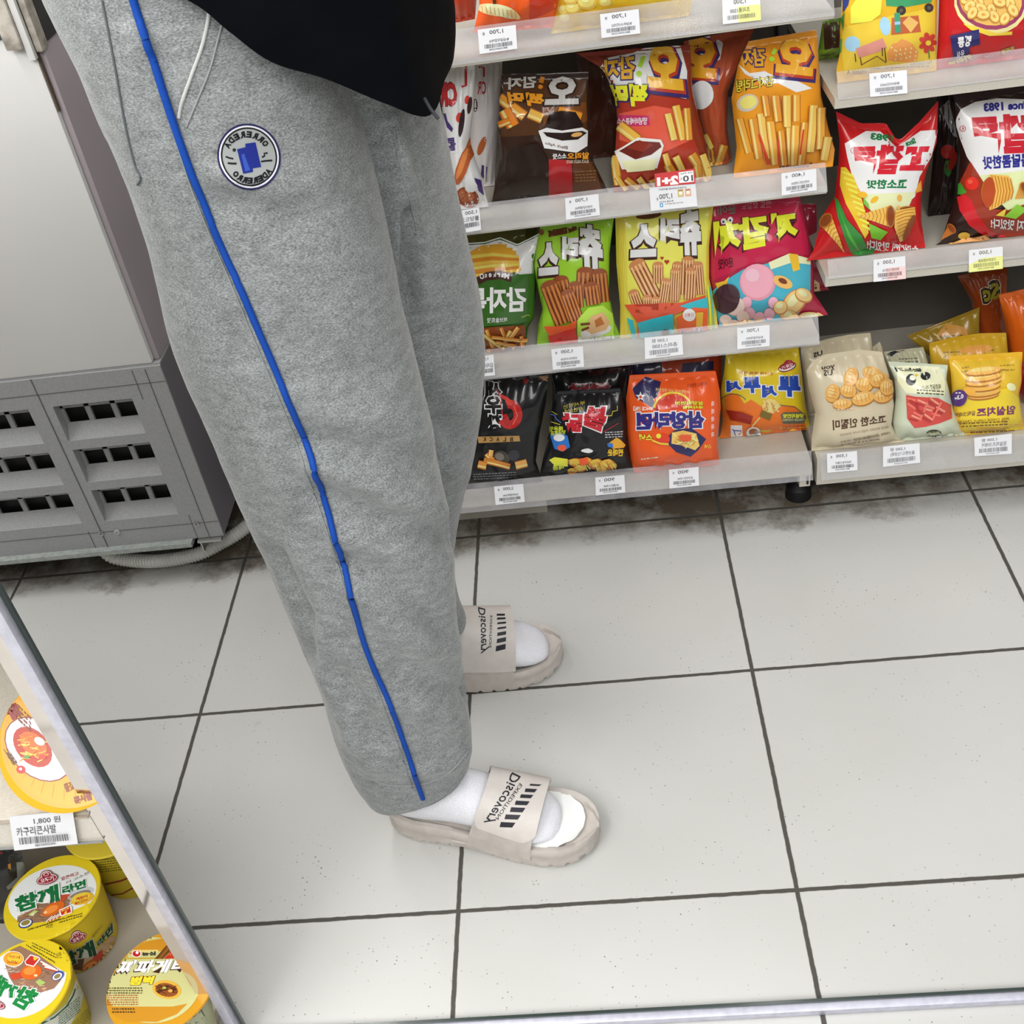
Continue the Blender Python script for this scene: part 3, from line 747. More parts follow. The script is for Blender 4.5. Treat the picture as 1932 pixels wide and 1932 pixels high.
    # strap: a band arched over the instep
    def band(x0b, x1b, x0t, x1t, grow, phi0, phi1, th, m, round_=0):
        mb_ = MB(); nn = 34; inn = []; out = []
        for i in range(nn + 1):
            u = i / nn; ph = phi0 + (phi1 - phi0) * u; sp = math.sin(ph)
            a_ = x0b + (x0t - x0b) * max(0, sp) ** 1.0; b_ = x1b + (x1t - x1b) * max(0, sp)
            if round_ and u < .14: q = 1 - u / .14; b_ -= round_ * q * q; a_ += round_ * .55 * q ** 3
            ri, ro = [], []
            for j in range(9):
                x = a_ + (b_ - a_) * j / 8
                hw = lerp1(wr, x) * .985 + .0015 + grow
                hh = lerp1([(.10, .122), (.13, .112), (.16, .100), (.19, .089), (.22, .080), (.26, .070)], x) + .004 + grow + ht
                cs = math.cos(ph); e = .72
                yy = -hw * math.copysign(abs(cs) ** e, cs); zz = .016 + (hh - .016) * (max(0, sp) ** .78)
                if sp < 0: zz = .016 + .02 * sp
                ro.append(w(x, yy, zz)); ri.append(w(x, yy * (1 - th / hw), zz - th * max(0, sp)))
            out.append(ro); inn.append(ri)
        n = len(out)
        loops = [out[i] + inn[i][::-1] for i in range(n)]
        mb_.loft(loops, m)
        return mb_
    st = band(.128, .222, *tops,  0.0, 0.0, math.pi, .0028, sole_m)
    so_ = st.build('strap', sandal, ang=45)
    if side > 0:
        fl_ = band(.130, .226, tops[0] - .003, tops[1] + .005, .0022, .42, math.pi - .35, .0030, strap_m, .016)
    else:
        fl_ = band(.126, .224, tops[0] - .003, tops[1] + .005, .0022, .22, math.pi - .22, .0030, strap_m, 0)
    return fl_, sandal
bnear, sn = foot(-0.366, 1.030, math.radians(-13.0), 1, 0, (.162, .232))
bt = tree(bnear)
a = Art(700, 1400, 460 / 1932)
blk = '2a2a31'
a.T('DISCOVerY', blk, [(1195, 262), (962, 660), (866, 628), (1120, 245)], mir=False, bold=0.01)
a.it.clear()
# lettering runs from the far corner down towards the lens, mirrored as the photo shows it
a.T('Discovery', blk, [(866, 632), (1118, 240), (1210, 285), (968, 652)], mir=True, bold=0.012)
a.T('EXPEDITION', blk, [(985, 600), (1178, 325), (1200, 345), (1010, 616)], mir=True, bold=0.005)
bars = [((1262, 332), (1350, 350)), ((1225, 368), (1315, 400)), ((1188, 415), (1285, 447)), ((1148, 465), (1255, 502)), ((1110, 517), (1222, 558)), ((1068, 573), (1185, 615)), ((1030, 633), (1143, 677))]
for i, ((x0, y0), (x1, y1)) in enumerate(bars):
    h_ = 10 + i * 2.3
    a.P(blk, (x0, y0), (x1 + 2, y0 + 6), (x1 - 18 - i, y1), (x0 - 8 - i * .5, y1 - 4))
lay(a, bt, bnear, mk=ink, cell=8, off=0.0005, step=0.0001)
tag(bnear.build('strap', sn, ang=45), 'cream lapped strap with black printed lettering')
bfar, sf = foot(-0.415, 1.280, math.radians(7.5), -1, .028, (.145, .233), .030)
bt2 = tree(bfar)
a = Art(840, 1110, 260 / 1932)
a.T('Discovery', blk, [(462, 935), (462, 262), (592, 300), (622, 870)], mir=True, bold=0.012)
a.T('EXPEDITION', blk, [(612, 825), (632, 385), (662, 385), (650, 825)], mir=True, bold=0.005)
for i, (x0, y0, x1, y1) in enumerate([(718, 357, 838, 385), (722, 408, 846, 440), (727, 470, 854, 505), (727, 537, 856, 578), (727, 605, 856, 670), (720, 690, 854, 770), (706, 785, 848, 885)]):
    k = i * 4
    a.P(blk, (x0 + 8, y0 + k), (x1, y0 - k * .3), (x1 - 4, y1 - k * 1.4), (x0, y1))
lay(a, bt2, bfar, mk=ink, cell=6, off=0.0005, step=0.0001)
tag(bfar.build('strap', sf, ang=45), 'cream strap with black printed lettering')
# ------------------------------------------------------------------ snack bags
cA, cB, cC, cD, cE, cF, cG, cH, cI = ((820, 0, 400 / 1932), (1100, 40, 480 / 1932), (1500, 0, 432 / 1932), (1500, 170, 432 / 1932), (860, 380, 340 / 1932),
    (1150, 360, 420 / 1932), (860, 660, 340 / 1932), (1160, 650, 400 / 1932), (1500, 500, 432 / 1897))
rb = random.Random(5)
def bag(label, sh, L, R, col, art=None, yb=1.665, tilt=10, T=.03, top=None, wr=.0022, group=None, cell=6, seal=True, cat='snack bag', nu=46, nv=64, seed=None, z=None):
    zs = (SH[sh]['z'] if z is None else z) + .0012
    th = math.radians(tilt); n = Vector((0, -math.cos(th), math.sin(th))); p0 = Vector((0, yb, zs))
    def pl(p):
        q = atpl(p[0], p[1], p0, n)
        if q.z < zs: q = Vector((q.x, yb, zs))
        return q
    Lp = resample([pl(p) for p in L], nv + 1); Rp = resample([pl(p) for p in R], nv + 1)
    if top: Tp = resample([pl(p) for p in top], nu + 1)
    else: Tp = [Lp[0].lerp(Rp[0], i / nu) for i in range(nu + 1)]
    sd = rb.random() * 50 if seed is None else seed
    k1, k2 = 5 + sd % 3, 3.2 + sd % 2
    def base(i, j):
        u, v = i / nu, j / nv
        p = Lp[j].lerp(Rp[j], u) + (Tp[i] - Tp[0].lerp(Tp[-1], u)) * max(0, 1 - v * 1.6) ** 1.2
        return p
    def bulge(u, v):
        e = max(0, 1 - (2 * u - 1) ** 2) ** .55
        a = min(1, max(0, (v - .055) / .30)); b_ = min(1, max(0, (.965 - v) / .26))
        f = math.sin(a * math.pi / 2) ** .8 * math.sin(b_ * math.pi / 2) ** .8
        c = wr * (math.sin(2 * math.pi * k1 * u + sd) * math.exp(-max(0, v - .05) / .14) + math.sin(2 * math.pi * k2 * u + sd * 2) * math.exp(-max(0, .96 - v) / .14)) * (0 if v < .05 or v > .97 else 1)
        q = noise.noise(Vector((u * 3.1 + sd, v * 3.6, sd))) * wr * 1.5 + noise.noise(Vector((u * 7 + sd * 3, v * 8, sd))) * wr * .9
        return T * e * f + (c + q * e) * e ** .5
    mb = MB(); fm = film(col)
    fr = []; bk_ = []
    for j in range(nv + 1):
        for i in range(nu + 1):
            u, v = i / nu, j / nv; p = base(i, j); b_ = bulge(u, v)
            fr.append(p + n * b_); 
            bk_.append(p - n * (0.45 * max(0, b_) + .0008 * (0 < i < nu)))
    w = nu + 1; ns_ = 3 if seal else 0
    fa = []; fb = []
    for j in range(nv):
        for i in range(nu):
            a = j * w + i; q = (a, a + 1, a + 1 + w, a + w)
            (fb if j < ns_ else fa).append(q)
    def emit(faces, name, parent, am=None):
        m_ = MB(); N = len(fr)
        m_.add(fr + bk_, faces + [tuple(reversed([i + N for i in f])) for f in faces], fm)
        # drop unused vertices
        use = sorted({i for f in m_.f for i in f}); mp = {a: b for b, a in enumerate(use)}
        m_.v = [m_.v[i] for i in use]; m_.f = [[mp[i] for i in f] for f in m_.f]
        if am:
            t_ = BVHTree.FromPolygons([tuple(p) for p in fr], fa + fb)
            am.p0 = p0; am.n = n
            lay(am, t_, m_, cell=cell, off=.0005)
        return m_.build(name, parent, fix=False, ang=60)
    o = emit(fa, 'snack_bag', None, art)
    tag(o, label, cat, group)
    if seal:
        # crimped seal: fine ridges across the strip
        for j in range(ns_ + 1):
            for i in range(nu + 1):
                k = j * w + i
                fr[k] = fr[k] + n * (.0007 * (j % 2))
        emit(fb, 'top_seal', o)
    return o
def fries(a, segs, cols=('d8a440', 'c88a2e', 'e0b658')):
    for i, (x0, y0, x1, y1, w) in enumerate(segs):
        c = cols[i % len(cols)]
        a.L('9c5a1c', w * 1.12, (x0, y0), (x1, y1)); a.L(c, w * .9, (x0, y0), (x1, y1))
        dx, dy = (x1 - x0), (y1 - y0); d = math.hypot(dx, dy); a.L('e6c078', w * .25, (x0 - dy / d * w * .2, y0 + dx / d * w * .2), (x1 - dy / d * w * .2, y1 + dx / d * w * .2))
def blob(a, c, cx, cy, r, k=9, sd=1, sq=1.0, j=.18):
    q = random.Random(sd); a.P(c, [(cx + r * (1 + q.uniform(-j, j)) * math.cos(2 * math.pi * i / k), cy + r * sq * (1 + q.uniform(-j, j)) * math.sin(2 * math.pi * i / k)) for i in range(k)]); return a
def fine(a, c, x, y, w, n, dy=24, h=11, sd=3, slope=-.05):
    """rows of print too small to read"""
    q = random.Random(sd)
    for r in range(n):
        xx = x
        while xx < x + w:
            l_ = q.uniform(8, 34); a.P(c, (xx, y + r * dy + (xx - x) * slope), (min(xx + l_, x + w), y + r * dy + (xx + l_ - x) * slope), (min(xx + l_, x + w), y + r * dy + h + (xx + l_ - x) * slope), (xx, y + r * dy + h + (xx - x) * slope)); xx += l_ + q.uniform(5, 12)
    return a

# --- top left shelf
bag('dark orange bag on the topmost shelf, half behind the jacket', 'L4', [(815, -140), (826, -40), (832, 48)], [(905, -150), (903, -40), (896, 36)], 'a8381c', yb=1.70)
a = Art(*cA)
a.P('d8581f', (420, -200), (700, -200), (560, 40), (400, 110)).E('d9c08c', 560, 90, 175, 55, 8).E('e6d3a6', 620, 100, 160, 50, 18).E('d6bb84', 720, 130, 70, 30, 30)
for k in range(9): a.L('b99458', 6, (430 + k * 38, 52 + k * 5), (440 + k * 38, 110 + k * 7))
a.L('4a2410', 30, (545, -60), (548, 35)).P('b5331a', (870, -150), (1120, -150), (1110, 80), (860, 190))
bag('bright orange bag with a pale puffed stick printed on it, on the topmost shelf', 'L4', [(896, -150), (905, 10), (893, 62)], [(1062, -150), (1054, 0), (1043, 52)], 'd4521c', a, yb=1.655)
a = Art(*cA)
for x, y, r in ((1180, 90, 60), (1260, 70, 70), (1190, 160, 55), (1390, 10, 90), (1240, -20, 70), (1560, 20, 60)): a.E('c9a84a', x, y + 6, r, r * .8).E('dcc26a', x - 6, y - 4, r * .85, r * .66).E('e8d48a', x - 16, y - 16, r * .4, r * .3)
a.P('cfa41c', (1320, 110), (1500, 60), (1800, 40), (1800, 80), (1310, 130)).E('d9bd62', 1110, 320, 40, 60, 40)
bag('yellow bag of round puffs on the topmost shelf between two price tags', 'L4', [(1054, -150), (1052, 10), (1040, 78)], [(1322, -180), (1312, -20), (1300, 40)], 'd8b12a', a, yb=1.66)

# --- second left shelf: potato snacks
def wh(a, o=0):
    a.t('CR', 'b3242c', 120 + o, 860, 165, 220, -3, bold=.05, ol='5a1018', ow=.02).L('b3242c', 22, (250, 590), (285, 600), (285, 780), (245, 790))
    a.E('c43a2c', 222 + o, 1070, 26, 45, 10).E('2d1c22', 245 + o, 1120, 24, 130, 8).E('c43a2c', 295, 910, 22, 40, 8).E('33222a', 318, 960, 20, 80, 8)
    a.P('f2f2f6', (70, 1020), (130, 1040), (200, 1250), (215, 1390), (150, 1400)).P('42306e', (80, 1030), (105, 1035), (120, 1100), (170, 1170), (160, 1205), (115, 1160)).T('롤', '43306a', [(110, 1260), (190, 1250), (195, 1370), (130, 1375)], bold=.03)
    a.E('a8582a', 340, 1330, 50, 180, 22).E('c87840', 328, 1320, 26, 150, 22).E('a4522a', 260, 1500, 50, 190, 18).E('c87a42', 250, 1490, 24, 150, 18).E('8a3f20', 300, 1800, 110, 90, 35).E('b06032', 290, 1780, 70, 60, 35)
    a.P('43306a', (360, 1620), (420, 1640), (450, 1780), (400, 1740)).E('f4f4f6', 330, 1700, 55, 50)
    return a
a = wh(Art(*cA))
bag('white bag with red letters and brown rolls, beside the upper trouser leg', 'L3', [(822, 105), (830, 180), (846, 280), (862, 396)], [(896, 118), (894, 205), (886, 268), (908, 331), (922, 390)], 'd9d2d2', a, yb=1.655, T=.025)
a = Art(*cA); a.L('b3242c', 18, (400, 610), (450, 620), (450, 700)).E('2d1c22', 372, 960, 20, 60).E('a8582a', 430, 1330, 30, 90, 20).P('43306a', (430, 1500), (480, 1520), (470, 1650), (420, 1600)).t('CR', 'a9242c', 430, 800, 80, 120)
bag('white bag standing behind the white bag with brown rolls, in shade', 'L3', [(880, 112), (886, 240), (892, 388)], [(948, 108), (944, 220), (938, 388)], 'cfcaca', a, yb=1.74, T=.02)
a = Art(*cA)
a.P('4a2a12', (640, 720), (1380, 710), (1390, 1200), (600, 1250)).P('6a3c16', (980, 960), (1380, 930), (1390, 1100), (1000, 1250))
fries(a, [(590, 890, 820, 1060, 90), (640, 1000, 720, 1150, 110), (860, 1030, 980, 1080, 90), (1120, 1020, 1330, 1080, 110), (590, 1140, 690, 1100, 60)], ('e08a22', 'd87818', 'e6a040'))
a.T('오', 'b9b6b4', [(1020, 700), (1310, 690), (1310, 950), (1000, 960)], bold=.05, ol='241208', ow=.05).T('감자', 'c2bfbb', [(650, 710), (930, 690), (930, 800), (650, 820)], bold=.04, ol='241208', ow=.04).L('c87a20', 40, (985, 700), (970, 760)).E('c87a20', 966, 795, 20)
a.T('찍먹', 'd88a1c', [(660, 840), (990, 850), (1010, 990), (680, 940)], bold=.05, ol='20100a', ow=.05)
a.P('1e0d06', (1050, 1030), (1150, 1010), (1280, 1020), (1300, 1120), (1350, 1130), (1340, 1250), (960, 1250), (1070, 1130)).P('e6dfd2', (945, 1190), (1020, 1160), (1160, 1190), (1340, 1160), (1390, 1190), (1385, 1330), (1290, 1390), (1000, 1350)).P('1f0e07', (985, 1200), (1160, 1210), (1340, 1190), (1380, 1210), (1300, 1270), (1160, 1280), (1020, 1240)).E('c99a58', 1290, 1225, 50, 20, -10)
a.T('Black Aglio', '5a3018', [(1005, 1290), (1210, 1330), (1210, 1370), (1005, 1320)], bold=.01)
a.P('241711', (720, 1340), (940, 1300), (1030, 1450), (1040, 1800), (560, 1800), (620, 1480)).P('9c1d22', (1040, 1450), (1250, 1460), (1260, 1800), (1040, 1800)).P('54301a', (1260, 1480), (1440, 1470), (1530, 1750), (1262, 1790))
a.T('알리오', 'e08a22', [(1205, 1390), (1400, 1385), (1400, 1450), (1205, 1450)], bold=.04).T('소스맛', 'e6e3e0', [(1075, 1400), (1200, 1395), (1200, 1445), (1075, 1455)], bold=.03).T('BLACK AGLIO SAUCE', 'c9b9a4', [(1200, 1460), (1400, 1455), (1400, 1485), (1200, 1488)], bold=.01)
fine(a, '7a5a3a', 1280, 1560, 190, 4, 28)
bag('dark brown snack bag with a white bowl of black sauce on it', 'L3', [(946, 140), (940, 250), (944, 300), (927, 386)], [(1110, 136), (1112, 265), (1120, 305), (1148, 368)], '2e1b12', a, yb=1.665)
def oh(a, dx=0, big=True):
    a.P('eceaf0', (110, 380), (180, 280), (380, 240), (520, 180), (640, 140), (740, 190), (790, 380), (785, 590), (640, 560), (520, 520), (400, 480), (190, 490))
    a.T('오', 'e2a12c', [(480, 170), (720, 165), (765, 530), (490, 500)], bold=.07, ol='a8361c', ow=.03, ol2='33245e', ow2=.07, dx=16, dy=26)
    a.T('감자', 'e2a12c', [(140, 300), (395, 255), (395, 440), (150, 450)], bold=.04, ol='33245e', ow=.06)
    a.L('9cc83a', 34, (462, 262), (430, 350)).E('9cc83a', 426, 400, 22)
    return a
a = oh(Art(*cB))
a.P('9c2f1c', (265, 520), (520, 560), (800, 600), (840, 900), (920, 1100), (900, 1240), (300, 1270), (250, 1000)).P('c9503c', (280, 700), (540, 640), (760, 680), (820, 900), (600, 1000), (280, 900))
a.T('찍먹', 'd8dc2a', [(200, 480), (495, 470), (495, 650), (240, 640)], bold=.06, ol='33245e', ow=.06, dx=6, dy=8)
a.P('b02a5c', (270, 710), (500, 715), (510, 790), (280, 800)).T('양념바베큐소스', 'f2ecee', [(265, 735), (488, 725), (488, 785), (265, 780)], bold=.02)
fries(a, [(280, 790, 420, 900, 80), (820, 1010, 950, 1210, 70), (900, 1010, 960, 1180, 50), (700, 640, 760, 900, 60), (780, 660, 800, 900, 50), (640, 700, 690, 900, 50), (240, 1020, 270, 1240, 60), (860, 1090, 880, 1200, 60)])
a.P('f0e4cc', (248, 990), (420, 880), (590, 895), (612, 940), (560, 1110), (300, 1120)).P('5f1a12', (280, 985), (410, 905), (580, 915), (595, 950), (520, 1010), (400, 1045)).P('7c2a1c', (340, 960), (430, 900), (540, 930), (460, 990)).P('e8d4a6', (300, 1060), (560, 1040), (540, 1120), (340, 1140))
fries(a, [(260, 1180, 330, 1280, 40), (330, 1190, 420, 1270, 45), (420, 1180, 500, 1280, 50), (520, 1190, 560, 1270, 45), (640, 1080, 700, 1180, 60), (700, 1020, 780, 1180, 55), (620, 1000, 650, 1090, 45)])
redk = dict(yb=1.66, tilt=9)
bag('red brown potato snack bag with a bowl of dip, directly above the promotion tag', 'L3', [(1088, 100), (1140, 132), (1162, 185), (1166, 225), (1162, 280), (1154, 305), (1160, 380)], [(1302, 84), (1306, 160), (1318, 220), (1332, 270), (1340, 320), (1343, 352)], '7c2c1a', a, T=.034, **redk)
a = Art(*cB); a.P('eceaf0', (800, 120), (1000, 95), (1065, 170), (1040, 290), (950, 340), (980, 420), (940, 480), (840, 460), (800, 300)).T('오', 'd8941f', [(760, 110), (1040, 130), (1000, 440), (740, 420)], bold=.08, ol='a8361c', ow=.03, ol2='33245e', ow2=.07, dx=12, dy=20)
fries(a, [(950, 950, 1010, 1180, 60), (1070, 940, 1000, 1180, 60), (930, 860, 980, 960, 40)]); a.E('e6e2e6', 900, 560, 90, 110, 10)
bag('red brown snack bag standing second behind the bag with the dip bowl', 'L3', [(1290, 78), (1300, 160), (1320, 240), (1335, 350)], [(1424, 50), (1398, 120), (1374, 170), (1372, 240), (1380, 300), (1372, 340)], '9c4426', a, yb=1.715, T=.03)
a = Art(*cB); a.P('2a1712', (0, 200), (400, 160), (400, 330), (60, 330)).P('c9b8a8', (0, 262), (160, 238), (165, 262), (10, 280))
bag('dark brown bag in the shade behind the red brown potato bags', 'L3', [(1085, 85), (1100, 200), (1110, 370)], [(1200, 70), (1205, 200), (1210, 370)], '4a2318', a, yb=1.80, T=.02)
a = Art(*cB)
a.P('ece8ea', (1180, 330), (1230, 400), (1380, 380), (1460, 420), (1620, 450), (1740, 510), (1620, 540), (1480, 470), (1380, 480)).T('오', 'd89a2c', [(1480, 110), (1760, 150), (1740, 420), (1460, 390)], bold=.07, ol='a8361c', ow=.03, ol2='33245e', ow2=.07, dx=4, dy=26)
a.T('감자', 'd89a2c', [(1170, 215), (1385, 205), (1385, 345), (1200, 350)], bold=.04, ol='33245e', ow=.06).L('9cc83a', 28, (1462, 215), (1440, 255)).E('9cc83a', 1434, 290, 20)
a.T('감자그라탕', 'e8c43a', [(1160, 450), (1445, 415), (1445, 490), (1160, 545)], bold=.02, ol='3a1a12', ow=.05)
a.E('b9b0a0', 1250, 620, 85, 65, -20).E('e6c86a', 1255, 615, 65, 48, -20)
fries(a, [(1190, 740, 1260, 1000, 55), (1290, 740, 1340, 1040, 70), (1350, 700, 1400, 1040, 60), (1420, 760, 1460, 1080, 65), (1500, 830, 1530, 1090, 50), (1560, 800, 1580, 1080, 45), (1610, 790, 1600, 1080, 60), (1680, 770, 1650, 1080, 60), (1740, 640, 1720, 980, 60), (1790, 660, 1790, 960, 60), (1460, 560, 1480, 760, 60), (1540, 560, 1550, 800, 60), (1620, 560, 1620, 760, 55), (1380, 560, 1400, 720, 50), (1840, 880, 1820, 1040, 60)], ('d8983c', 'c8842e', 'deac52'))
a.P('b83a1c', (1330, 850), (1350, 860), (1420, 1080), (1390, 1080)).P('b83a1c', (1470, 900), (1490, 900), (1500, 1080), (1480, 1080)).P('b83a1c', (1660, 820), (1672, 820), (1650, 1000), (1635, 1000))
fine(a, '5a2a10', 1490, 1085, 250, 1, 20, 14)
bag('orange potato gratin snack bag at the right end of the second left shelf', 'L3', [(1412, 78), (1392, 125), (1380, 185), (1390, 278), (1383, 338)], [(1540, 56), (1546, 130), (1549, 180), (1564, 246), (1575, 282), (1571, 322)], 'd98a1e', a, yb=1.66, T=.034)

# --- third left shelf
a = Art(*cE)
a.P('e3e0d8', (90, 440), (310, 430), (480, 370), (660, 455), (890, 345), (825, 650), (830, 780), (700, 790), (500, 470), (140, 560)).P('d99a2a', (120, 560), (280, 470), (520, 450), (640, 520), (700, 740), (500, 790), (160, 830))
for k in range(6): a.L(('efbe52', 'c47a1e', 'e6ac40')[k % 3], 34, (130, 600 + k * 42), (400, 570 + k * 40), (680, 600 + k * 28))
a.P('2f5a1c', (160, 830), (500, 800), (835, 770), (830, 1230), (760, 1290), (260, 1345))
a.P('3a1a12', (210, 820), (330, 760), (480, 740), (615, 780), (590, 865), (470, 830), (340, 845), (255, 890))
for i, ch in enumerate('MarketO'): u = i / 6; a.t(ch, 'f4f2ee', 545 - 262 * u, 800 - 20 * math.sin(u * 2.6) + 14 * u, 52 if i in (0, 6) else 30, 58 if i in (0, 6) else 42, 8 - 18 * u, bold=.03)
a.T('감자톡', 'e9ecea', [(130, 920), (750, 915), (750, 1175), (130, 1210)], bold=.035)
a.T('허브솔트맛', 'e2e4da', [(338, 1245), (552, 1238), (552, 1288), (338, 1302)], bold=.01).L('8aa03a', 10, (700, 1240), (760, 1215), (785, 1220))
a.P('7a3a14', (270, 1350), (740, 1320), (740, 1600), (300, 1640))
fries(a, [(330, 1370, 400, 1560, 40), (480, 1350, 540, 1480, 40), (590, 1380, 500, 1560, 44), (660, 1340, 560, 1480, 40), (690, 1430, 720, 1560, 36), (300, 1420, 520, 1580, 34), (390, 1440, 750, 1480, 36), (380, 1620, 720, 1590, 36), (620, 1530, 600, 1620, 36), (430, 1490, 640, 1530, 34), (330, 1560, 400, 1640, 34)], ('d98c3a', 'c87828', 'e6b868'))
bag('green and cream french fry bag beside the knee on the third left shelf', 'L2', [(856, 455), (862, 520), (876, 600), (896, 668)], [(1018, 440), (1007, 494), (1008, 514), (1007, 600), (996, 618), (993, 664)], '2f5a1c', a, yb=1.66, top=[(856, 455), (878, 459), (914, 456), (944, 447), (976, 461), (1018, 440)], T=.03)
a = Art(*cE); a.P('6a6420', (100, 330), (700, 250), (760, 420), (120, 430))
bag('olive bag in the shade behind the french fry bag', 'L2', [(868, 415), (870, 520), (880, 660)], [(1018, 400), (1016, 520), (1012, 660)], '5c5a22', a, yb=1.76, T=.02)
def churro(a, x0, y0, x1, y1, w, c=('8a4a28', 'b8743c', '6e3418')):
    d = math.hypot(x1 - x0, y1 - y0); nx, ny = -(y1 - y0) / d, (x1 - x0) / d
    a.L(c[2], w, (x0, y0), (x1, y1)).E(c[0], x0, y0, w * .5, w * .32, math.degrees(math.atan2(ny, nx)))
    for k in (-.36, -.12, .12, .36): a.L(c[1], w * .13, (x0 + nx * w * k, y0 + ny * w * k), (x1 + nx * w * k, y1 + ny * w * k))
a = Art(*cE)
a.P('8fbf2e', (900, 320), (1680, 200), (1640, 560), (1635, 1000), (1700, 1440), (940, 1400), (930, 1150), (850, 700))
a.L('5a2c12', 70, (990, 350), (1200, 310), (1290, 270)).E('7a4a1c', 920, 330, 26, 34)
for t_, q in (('츄', [(1310, 230), (1560, 270), (1580, 740), (1320, 700)]), ('러', [(1140, 380), (1320, 365), (1310, 650), (1140, 620)]), ('스', [(885, 450), (1110, 430), (1100, 780), (890, 800)])):
    a.T(t_, 'dfe2e2', q, bold=.07, ol='3a1e14', ow=.05, dx=-8, dy=22)
for s_ in ((1390, 760, 1380, 1040, 190), (1530, 770, 1560, 1080, 170), (1120, 850, 1180, 1100, 180), (1280, 900, 1300, 1140, 150), (1010, 900, 1160, 1300, 190), (1200, 980, 1300, 1260, 150), (1440, 900, 1470, 1100, 150)): churro(a, *s_)
a.P('c4261e', (1000, 1420), (1290, 1260), (1300, 1540), (1010, 1570)).P('d2552a', (960, 1330), (1200, 1310), (1290, 1250), (1290, 1330), (1010, 1420)).P('a9cf4a', (1300, 1260), (1420, 1130), (1560, 1110), (1660, 1200), (1700, 1480), (1310, 1500)).E('e9e4d8', 1500, 1370, 160, 60, -12).P('d9a878', (1380, 1360), (1440, 1220), (1560, 1180), (1640, 1280), (1600, 1360), (1450, 1400)).P('b06a34', (1480, 1260), (1540, 1220), (1580, 1300), (1500, 1330)).L('6a3018', 24, (1340, 1300), (1430, 1290)).L('6a3018', 24, (1350, 1360), (1420, 1330))
a.P('e6e8c8', (1310, 1425), (1690, 1420), (1700, 1490), (1310, 1505)).T('시나몬애플파이맛', '3a5a1c', [(1345, 1440), (1680, 1428), (1680, 1475), (1345, 1485)], bold=.01)
bag('lime green bag of churro snacks on the third left shelf', 'L2', [(1020, 425), (1008, 478), (1006, 503), (1017, 556), (1024, 582), (1016, 612), (1014, 664)], [(1159, 405), (1150, 478), (1149, 556), (1160, 609), (1172, 648)], '7fb02a', a, yb=1.66, T=.03)
a = Art(*cF)
a.P('e3cf5a', (140, 200), (860, 140), (840, 480), (830, 760), (900, 1080), (900, 1210), (140, 1290), (120, 640))
for k in range(5): a.L('c8b23a', 5, (66 + k * 16, 230), (84 + k * 16, 640), (106 + k * 14, 1290))
for t_, q in (('츄', [(600, 170), (780, 120), (800, 560), (610, 560)]), ('러', [(440, 240), (600, 225), (610, 470), (440, 430)]), ('스', [(190, 300), (410, 280), (405, 570), (180, 580)])):
    a.T(t_, 'eceaec', q, bold=.07, ol='3a1e18', ow=.05, dx=-6, dy=20)
a.E('5a2c14', 340, 215, 110, 30, -6)
for x, y, r in ((455, 580, 14), (497, 612, 20)): a.E('9c3a24', x - r * .5, y, r * .65).E('9c3a24', x + r * .5, y, r * .65).P('9c3a24', (x - r, y + 2), (x + r, y + 2), (x, y + r * 1.5))
cc = ('b87a4c', 'd8a878', '8a4c28')
for s_ in ((590, 640, 570, 940, 90), (680, 600, 670, 900, 110), (760, 640, 780, 900, 90), (240, 640, 400, 960, 150), (420, 640, 420, 800, 90), (700, 690, 690, 940, 100), (570, 690, 560, 960, 80), (490, 780, 450, 1060, 90), (210, 880, 280, 1080, 90), (330, 920, 330, 1080, 80), (400, 930, 390, 1060, 70)): churro(a, *s_, c=cc)
a.P('c04a30', (140, 980), (260, 1080), (420, 1060), (620, 960), (820, 900), (830, 960), (560, 1060), (560, 1230), (240, 1260), (240, 1130)).P('2fa4b0', (245, 1130), (420, 1080), (550, 1050), (560, 1240), (260, 1275)).P('2fa4b0', (600, 990), (830, 920), (850, 1060), (640, 1000)).P('2fa4b0', (160, 1090), (205, 1110), (235, 1280), (200, 1285))
a.P('d85a2a', (580, 1080), (720, 1000), (840, 1010), (850, 1200), (590, 1230)).E('f0e8d8', 685, 1062, 55, 52).T('더 빠삭', 'c04a30', [(645, 1045), (722, 1040), (722, 1078), (645, 1080)], bold=.0).L('e8a83a', 60, (775, 1040), (775, 1160)).T('츄러스팩', '2c2c6a', [(620, 1195), (820, 1190), (820, 1232), (620, 1235)], bold=.02, ol='f4efe8', ow=.05)
a.E('2a2420', 480, 1215, 38, 34).L('e8d83a', 12, (835, 820), (880, 1220)).L('2fa4b0', 10, (850, 830), (905, 1215))
bag('yellow bag of churro snacks in a blue cup, on the third left shelf', 'L2', [(1156, 385), (1161, 412), (1163, 499), (1170, 577), (1171, 650)], [(1350, 375), (1346, 390), (1338, 464), (1338, 525), (1352, 590), (1355, 628)], 'd8c44a', a, yb=1.655, T=.024)
a = Art(*cF)
a.P('ae1f42', (900, 130), (1620, 70), (1720, 430), (1740, 560), (1560, 540), (1150, 660), (900, 780), (870, 700))
a.T('문어!', '6f7a70', [(930, 130), (1095, 120), (1095, 200), (940, 215)], bold=.03).T('맛도 모양도', 'c9909c', [(1145, 110), (1400, 85), (1400, 150), (1145, 165)], bold=.01)
a.T('자갈치', 'cdd02e', [(900, 270), (1620, 170), (1640, 420), (920, 570)], bold=.06, ol='4a1018', ow=.05, dx=-4, dy=16)
a.E('e8e8e0', 992, 265, 24, 26).E('e8e8e0', 1048, 252, 22, 26).E('222', 990, 270, 10).E('222', 1046, 258, 10)
a.T('문어맛', '3a0c14', [(945, 590), (1072, 575), (1072, 660), (945, 690)], bold=.02)
